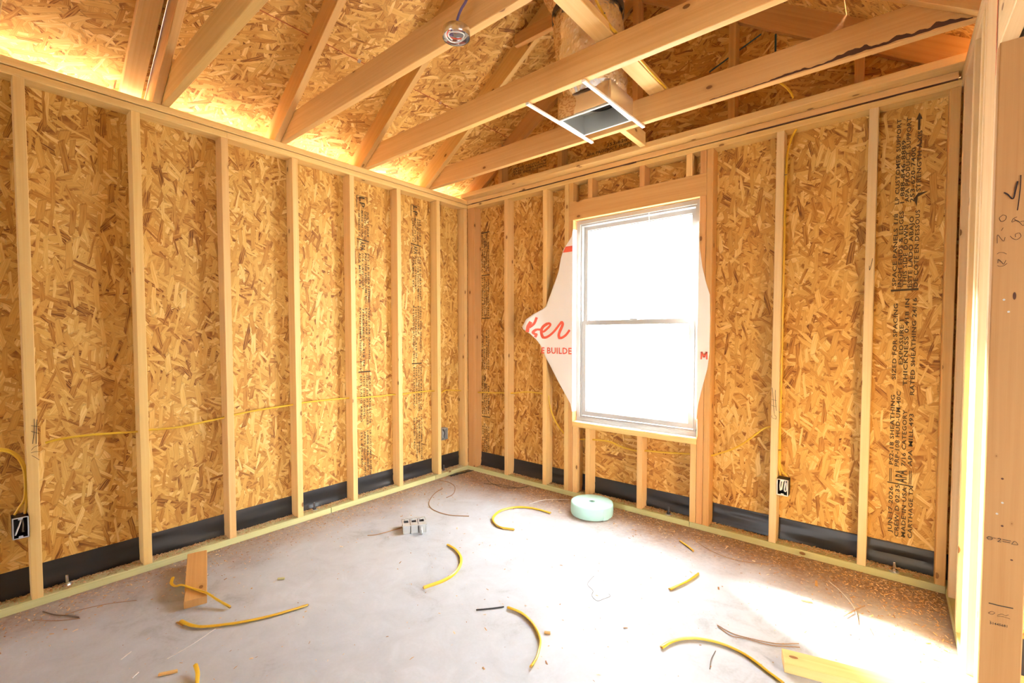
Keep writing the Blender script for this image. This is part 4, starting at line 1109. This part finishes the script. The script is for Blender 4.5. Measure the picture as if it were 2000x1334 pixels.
offcut([(2.305, -1.254), (2.321, -1.197), (2.354, -1.144), (2.402, -1.104), (2.464, -1.08), (2.529, -1.077), (2.587, -1.092), (2.655, -1.13), (2.708, -1.158)], 'long arched yellow cable offcut near the sunlit lumber offcut', tw=.8)
offcut([(1.022, -2.484, .022), (1.065, -2.49, .015), (1.121, -2.507, .0075), (1.20, -2.52, .0075)], 'yellow cable end poking in at the bottom edge on the left', ra=.008)

GW = 'thin wire scraps on the floor'
def scrap(pts, label, mat, r=.0022, z=.003):
    P = [(p[0], p[1], z) for p in pts]
    return tube('wire_scrap', P, r, M[mat], None, n=6, label=label, category='wire', group=GW)
scrap([(.219, -.521), (.255, -.629), (.329, -.745), (.41, -.826), (.491, -.867), (.579, -.877), (.675, -.86), (.785, -.791)], 'large curled brown wire behind the grey switch box', 'copper', .0032)
scrap([(.042, -.394), (.143, -.381), (.245, -.413), (.323, -.479), (.385, -.564), (.401, -.644)], 'brown wire arc springing from the left plate near the corner', 'copper', .0026)
scrap([(.245, -.239), (.336, -.234), (.449, -.275), (.514, -.351)], 'short brown wire arc in front of the room corner', 'copper', .002)
scrap([(.298, -.084), (.405, -.155), (.52, -.183), (.618, -.168), (.694, -.103), (.721, -.028)], 'dark wire bowed along the plate left of the window', 'dark_wire', .003)
scrap([(.404, -.226), (.481, -.189), (.579, -.147), (.678, -.136)], 'straight dark wire crossing the bowed one near the corner', 'dark_wire', .0026, .008)
scrap([(.627, -.14), (.767, -.17), (.898, -.211)], 'hair-thin brown wire trailing right from the dark wires', 'copper', .0012)
scrap([(.965, -.339), (.99, -.231), (1.048, -.154), (1.143, -.074)], 'thin white wire left of the foam roll', 'white_wire', .002)
scrap([(1.565, -1.541), (1.605, -1.495), (1.646, -1.442)], 'short straight black wire in the middle of the floor', 'black_wire', .003)
scrap([(1.828, -.935), (1.842, -1.026), (1.892, -1.061), (1.91, -1.103), (1.95, -1.125), (1.967, -1.088), (1.979, -1.052), (1.963, -1.036)], 'hair-thin tangled grey thread on the bright floor', 'dark_wire', .0009)
scrap([(2.066, -.143), (2.165, -.232), (2.289, -.281), (2.401, -.269), (2.507, -.203), (2.565, -.14)], 'thin brown wire bowed along the plate right of the window', 'copper', .0018)
scrap([(2.767, -.229), (2.81, -.289), (2.855, -.376), (2.881, -.457), (2.893, -.57)], 'thin white wire in the sawdust at the right', 'white_wire', .0016)
scrap([(2.842, -.535), (2.874, -.453), (2.909, -.377)], 'short brown wire crossing the white wire at the right', 'copper', .0018, .006)
scrap([(2.927, -.551), (2.949, -.628), (2.976, -.686), (3.007, -.732)], 'thin grey wire near the right wall plate', 'dark_wire', .0013)
scrap([(2.431, -.955), (2.499, -.973), (2.565, -.959), (2.647, -.928), (2.717, -.869)], 'upper of two long brown wires behind the arched cable offcut', 'copper', .0018)
scrap([(2.435, -.962), (2.495, -.992), (2.552, -.972), (2.636, -.952), (2.723, -.892)], 'lower of two long brown wires behind the arched cable offcut', 'copper', .0018)
scrap([(2.473, -1.131), (2.474, -1.192), (2.485, -1.249)], 'short grey wire under the arched cable offcut', 'dark_wire', .0014)
scrap([(2.683, -.963), (2.701, -1.001)], 'tiny dark wire left of its twin by the sunlit offcut', 'dark_wire', .0013)
scrap([(2.698, -.97), (2.721, -1.013)], 'tiny dark wire touching the sunlit lumber offcut', 'dark_wire', .0013)
scrap([(.811, -2.35), (.833, -2.403), (.854, -2.458), (.873, -2.536)], 'thin white wire in front of the lower left cable offcut', 'white_wire', .0014)
scrap([(.741, -2.651), (.715, -2.615)], 'short white wire at the bottom left of the floor', 'white_wire', .0016)
scrap([(.896, -2.647), (.876, -2.624)], 'shortest white wire at the bottom edge of the floor', 'white_wire', .0018)
scrap([(.078, -2.808), (.152, -2.777), (.202, -2.742), (.259, -2.711)], 'dark kinked wire in front of the leftmost stud', 'dark_wire', .0026)
scrap([(.187, -2.747), (.2, -2.677), (.233, -2.602), (.296, -2.514)], 'thin reddish wire along the left bottom plate', 'copper', .0014, .005)
scrap([(.136, -2.84), (.219, -2.776), (.274, -2.709)], 'thin tan wire in front of the dark kinked wire', 'copper', .0016)
scrap([(.515, -1.414), (.548, -1.372), (.562, -1.316), (.575, -1.25), (.585, -1.20)], 'brown wire running under the grey switch box from the left', 'copper', .0028)
mt = thing('membrane_scrap', 'crumpled black membrane scrap at the foot of the room corner', 'membrane scrap', (.02, -.12, 0))
V, F = [], []
for i in range(16):
    t = i / 15
    p = Vector((.012, -.26, 0)).lerp(Vector((.045, -.006, 0)), t)
    for j in range(4):
        V.append((p.x + .011 * j + .004 * noise.noise(Vector((i, j, 0))), p.y, .004 + .014 * abs(noise.noise(Vector((i * .7, j * .9, 2))))))
    if i:
        for j in range(3):
            b = i * 4 + j; F.append((b - 4, b - 3, b + 1, b))
o = mesh('strip', V, F, M['membrane'], mt, smooth=True)
md = o.modifiers.new('thickness', 'SOLIDIFY'); md.thickness = .002
def chip(p, ang, l, w, h, label, mat):
    c = Vector(p); d = Vector((math.cos(ang), math.sin(ang), 0)); n_ = Vector((-d.y, d.x, 0))
    V = [c - d * l * .5 - n_ * w * .3, c - d * l * .5 + n_ * w * .4, c + d * l * .45 + n_ * w * .5, c + d * l * .5 - n_ * w * .35]
    V = [Vector((q.x, q.y, .001)) for q in V] + [Vector((q.x * .98 + c.x * .02, q.y * .98 + c.y * .02, h)) for q in V]
    return mesh('wood_chip', V, [(3, 2, 1, 0), (4, 5, 6, 7), (0, 1, 5, 4), (1, 2, 6, 5), (2, 3, 7, 6), (3, 0, 4, 7)], M[mat], None, uvs=[[(0, 0)] * 4] * 6, label=label, category='wood chip', group='wood chips on the floor')
chip((.966, -2.555, 0), 1.02, .062, .014, .008, 'pale splintered wood chip at the bottom edge on the left', 'pine')
chip((.655, -2.437, 0), .25, .05, .012, .004, 'brown wood chip under the lower left cable offcut', 'pine_red')
chip((2.714, -.283, 0), -1.46, .06, .014, .004, 'flat brown wood chip near the right end of the window wall', 'pine_red')
chip((2.70, -.50, 0), .3, .045, .010, .006, 'curled pale shaving in the bright right part of the floor', 'pine')
chip((1.905, -1.468, 0), .5, .026, .014, .008, 'small brown chip beside the curved cable by the black wire', 'pine_red')
chip((.62, -1.99, 0), .8, .035, .014, .008, 'small white chip on the floor right of the leaning offcut', 'treated')

# sawdust and shavings: nobody could count them
def flakes(n, gen, name, label):
    V, F = [], []
    rd = random.Random(11)
    for _ in range(n):
        g = gen(rd)
        if g is None: continue
        x, y, z, s = g
        a = rd.uniform(0, 6.283); l = s * rd.uniform(.5, 1.6); w = s * rd.uniform(.18, .5)
        d = Vector((math.cos(a), math.sin(a), rd.uniform(-.35, .35))) * l
        e = Vector((-math.sin(a), math.cos(a), rd.uniform(-.5, .5))) * w
        c = Vector((x, y, z + s * .25))
        b = len(V)
        V += [c - d - e, c + d - e, c + d + e, c - d + e, c + Vector((0, 0, s * .35))]
        F += [(b, b + 1, b + 4), (b + 1, b + 2, b + 4), (b + 2, b + 3, b + 4), (b + 3, b, b + 4)]
    return mesh(name, V, F, M['dust'], None, kind='stuff', label=label, category='sawdust')
def g_wall(rd):
    k = rd.random()
    s = rd.choice((.0016, .0022, .003, .0042, .006))
    if k < .42:     # along the window wall
        return (rd.uniform(.05, 3.17), -abs(rd.gauss(0, .13)) - .003, .001, s)
    if k < .54:     # right corner
        return (3.19 - abs(rd.gauss(0, .28)), -abs(rd.gauss(0, .30)) - .01, .001, s)
    if k < .80:     # along the left wall
        return (abs(rd.gauss(0, .17)) + .004, rd.uniform(-3.3, -.02), .001, s)
    x = rd.uniform(.05, 3.15); y = rd.uniform(-2.9, -.05)
    if rd.random() < .55: return None
    return (x, y, .001, s * rd.choice((.7, .9, 1.2)))
flakes(11000, g_wall, 'sawdust', 'pale sawdust and shavings scattered over the floor by the walls')
def g_plate(rd):
    s = rd.choice((.002, .003, .0045, .0065))
    if rd.random() < .55:
        return (rd.uniform(.1, 3.15), D - min(.08, abs(rd.gauss(0, .034)) + .008), PB + .0005 + .004 * rd.random(), s)
    return (-D + min(.08, abs(rd.gauss(0, .034)) + .008), rd.uniform(-3.3, -.05), PB + .0005 + .004 * rd.random(), s)
flakes(11000, g_plate, 'sawdust', 'sawdust heaped on the bottom plates against the black strips')

# ------------------------------------------------------------------ keep every part where it was modelled under its thing
for o in bpy.data.objects:
    if o.parent is not None and o.parent.parent is None and o.parent.location.length > 0:
        o.matrix_parent_inverse = Matrix.Translation(o.parent.location).inverted()
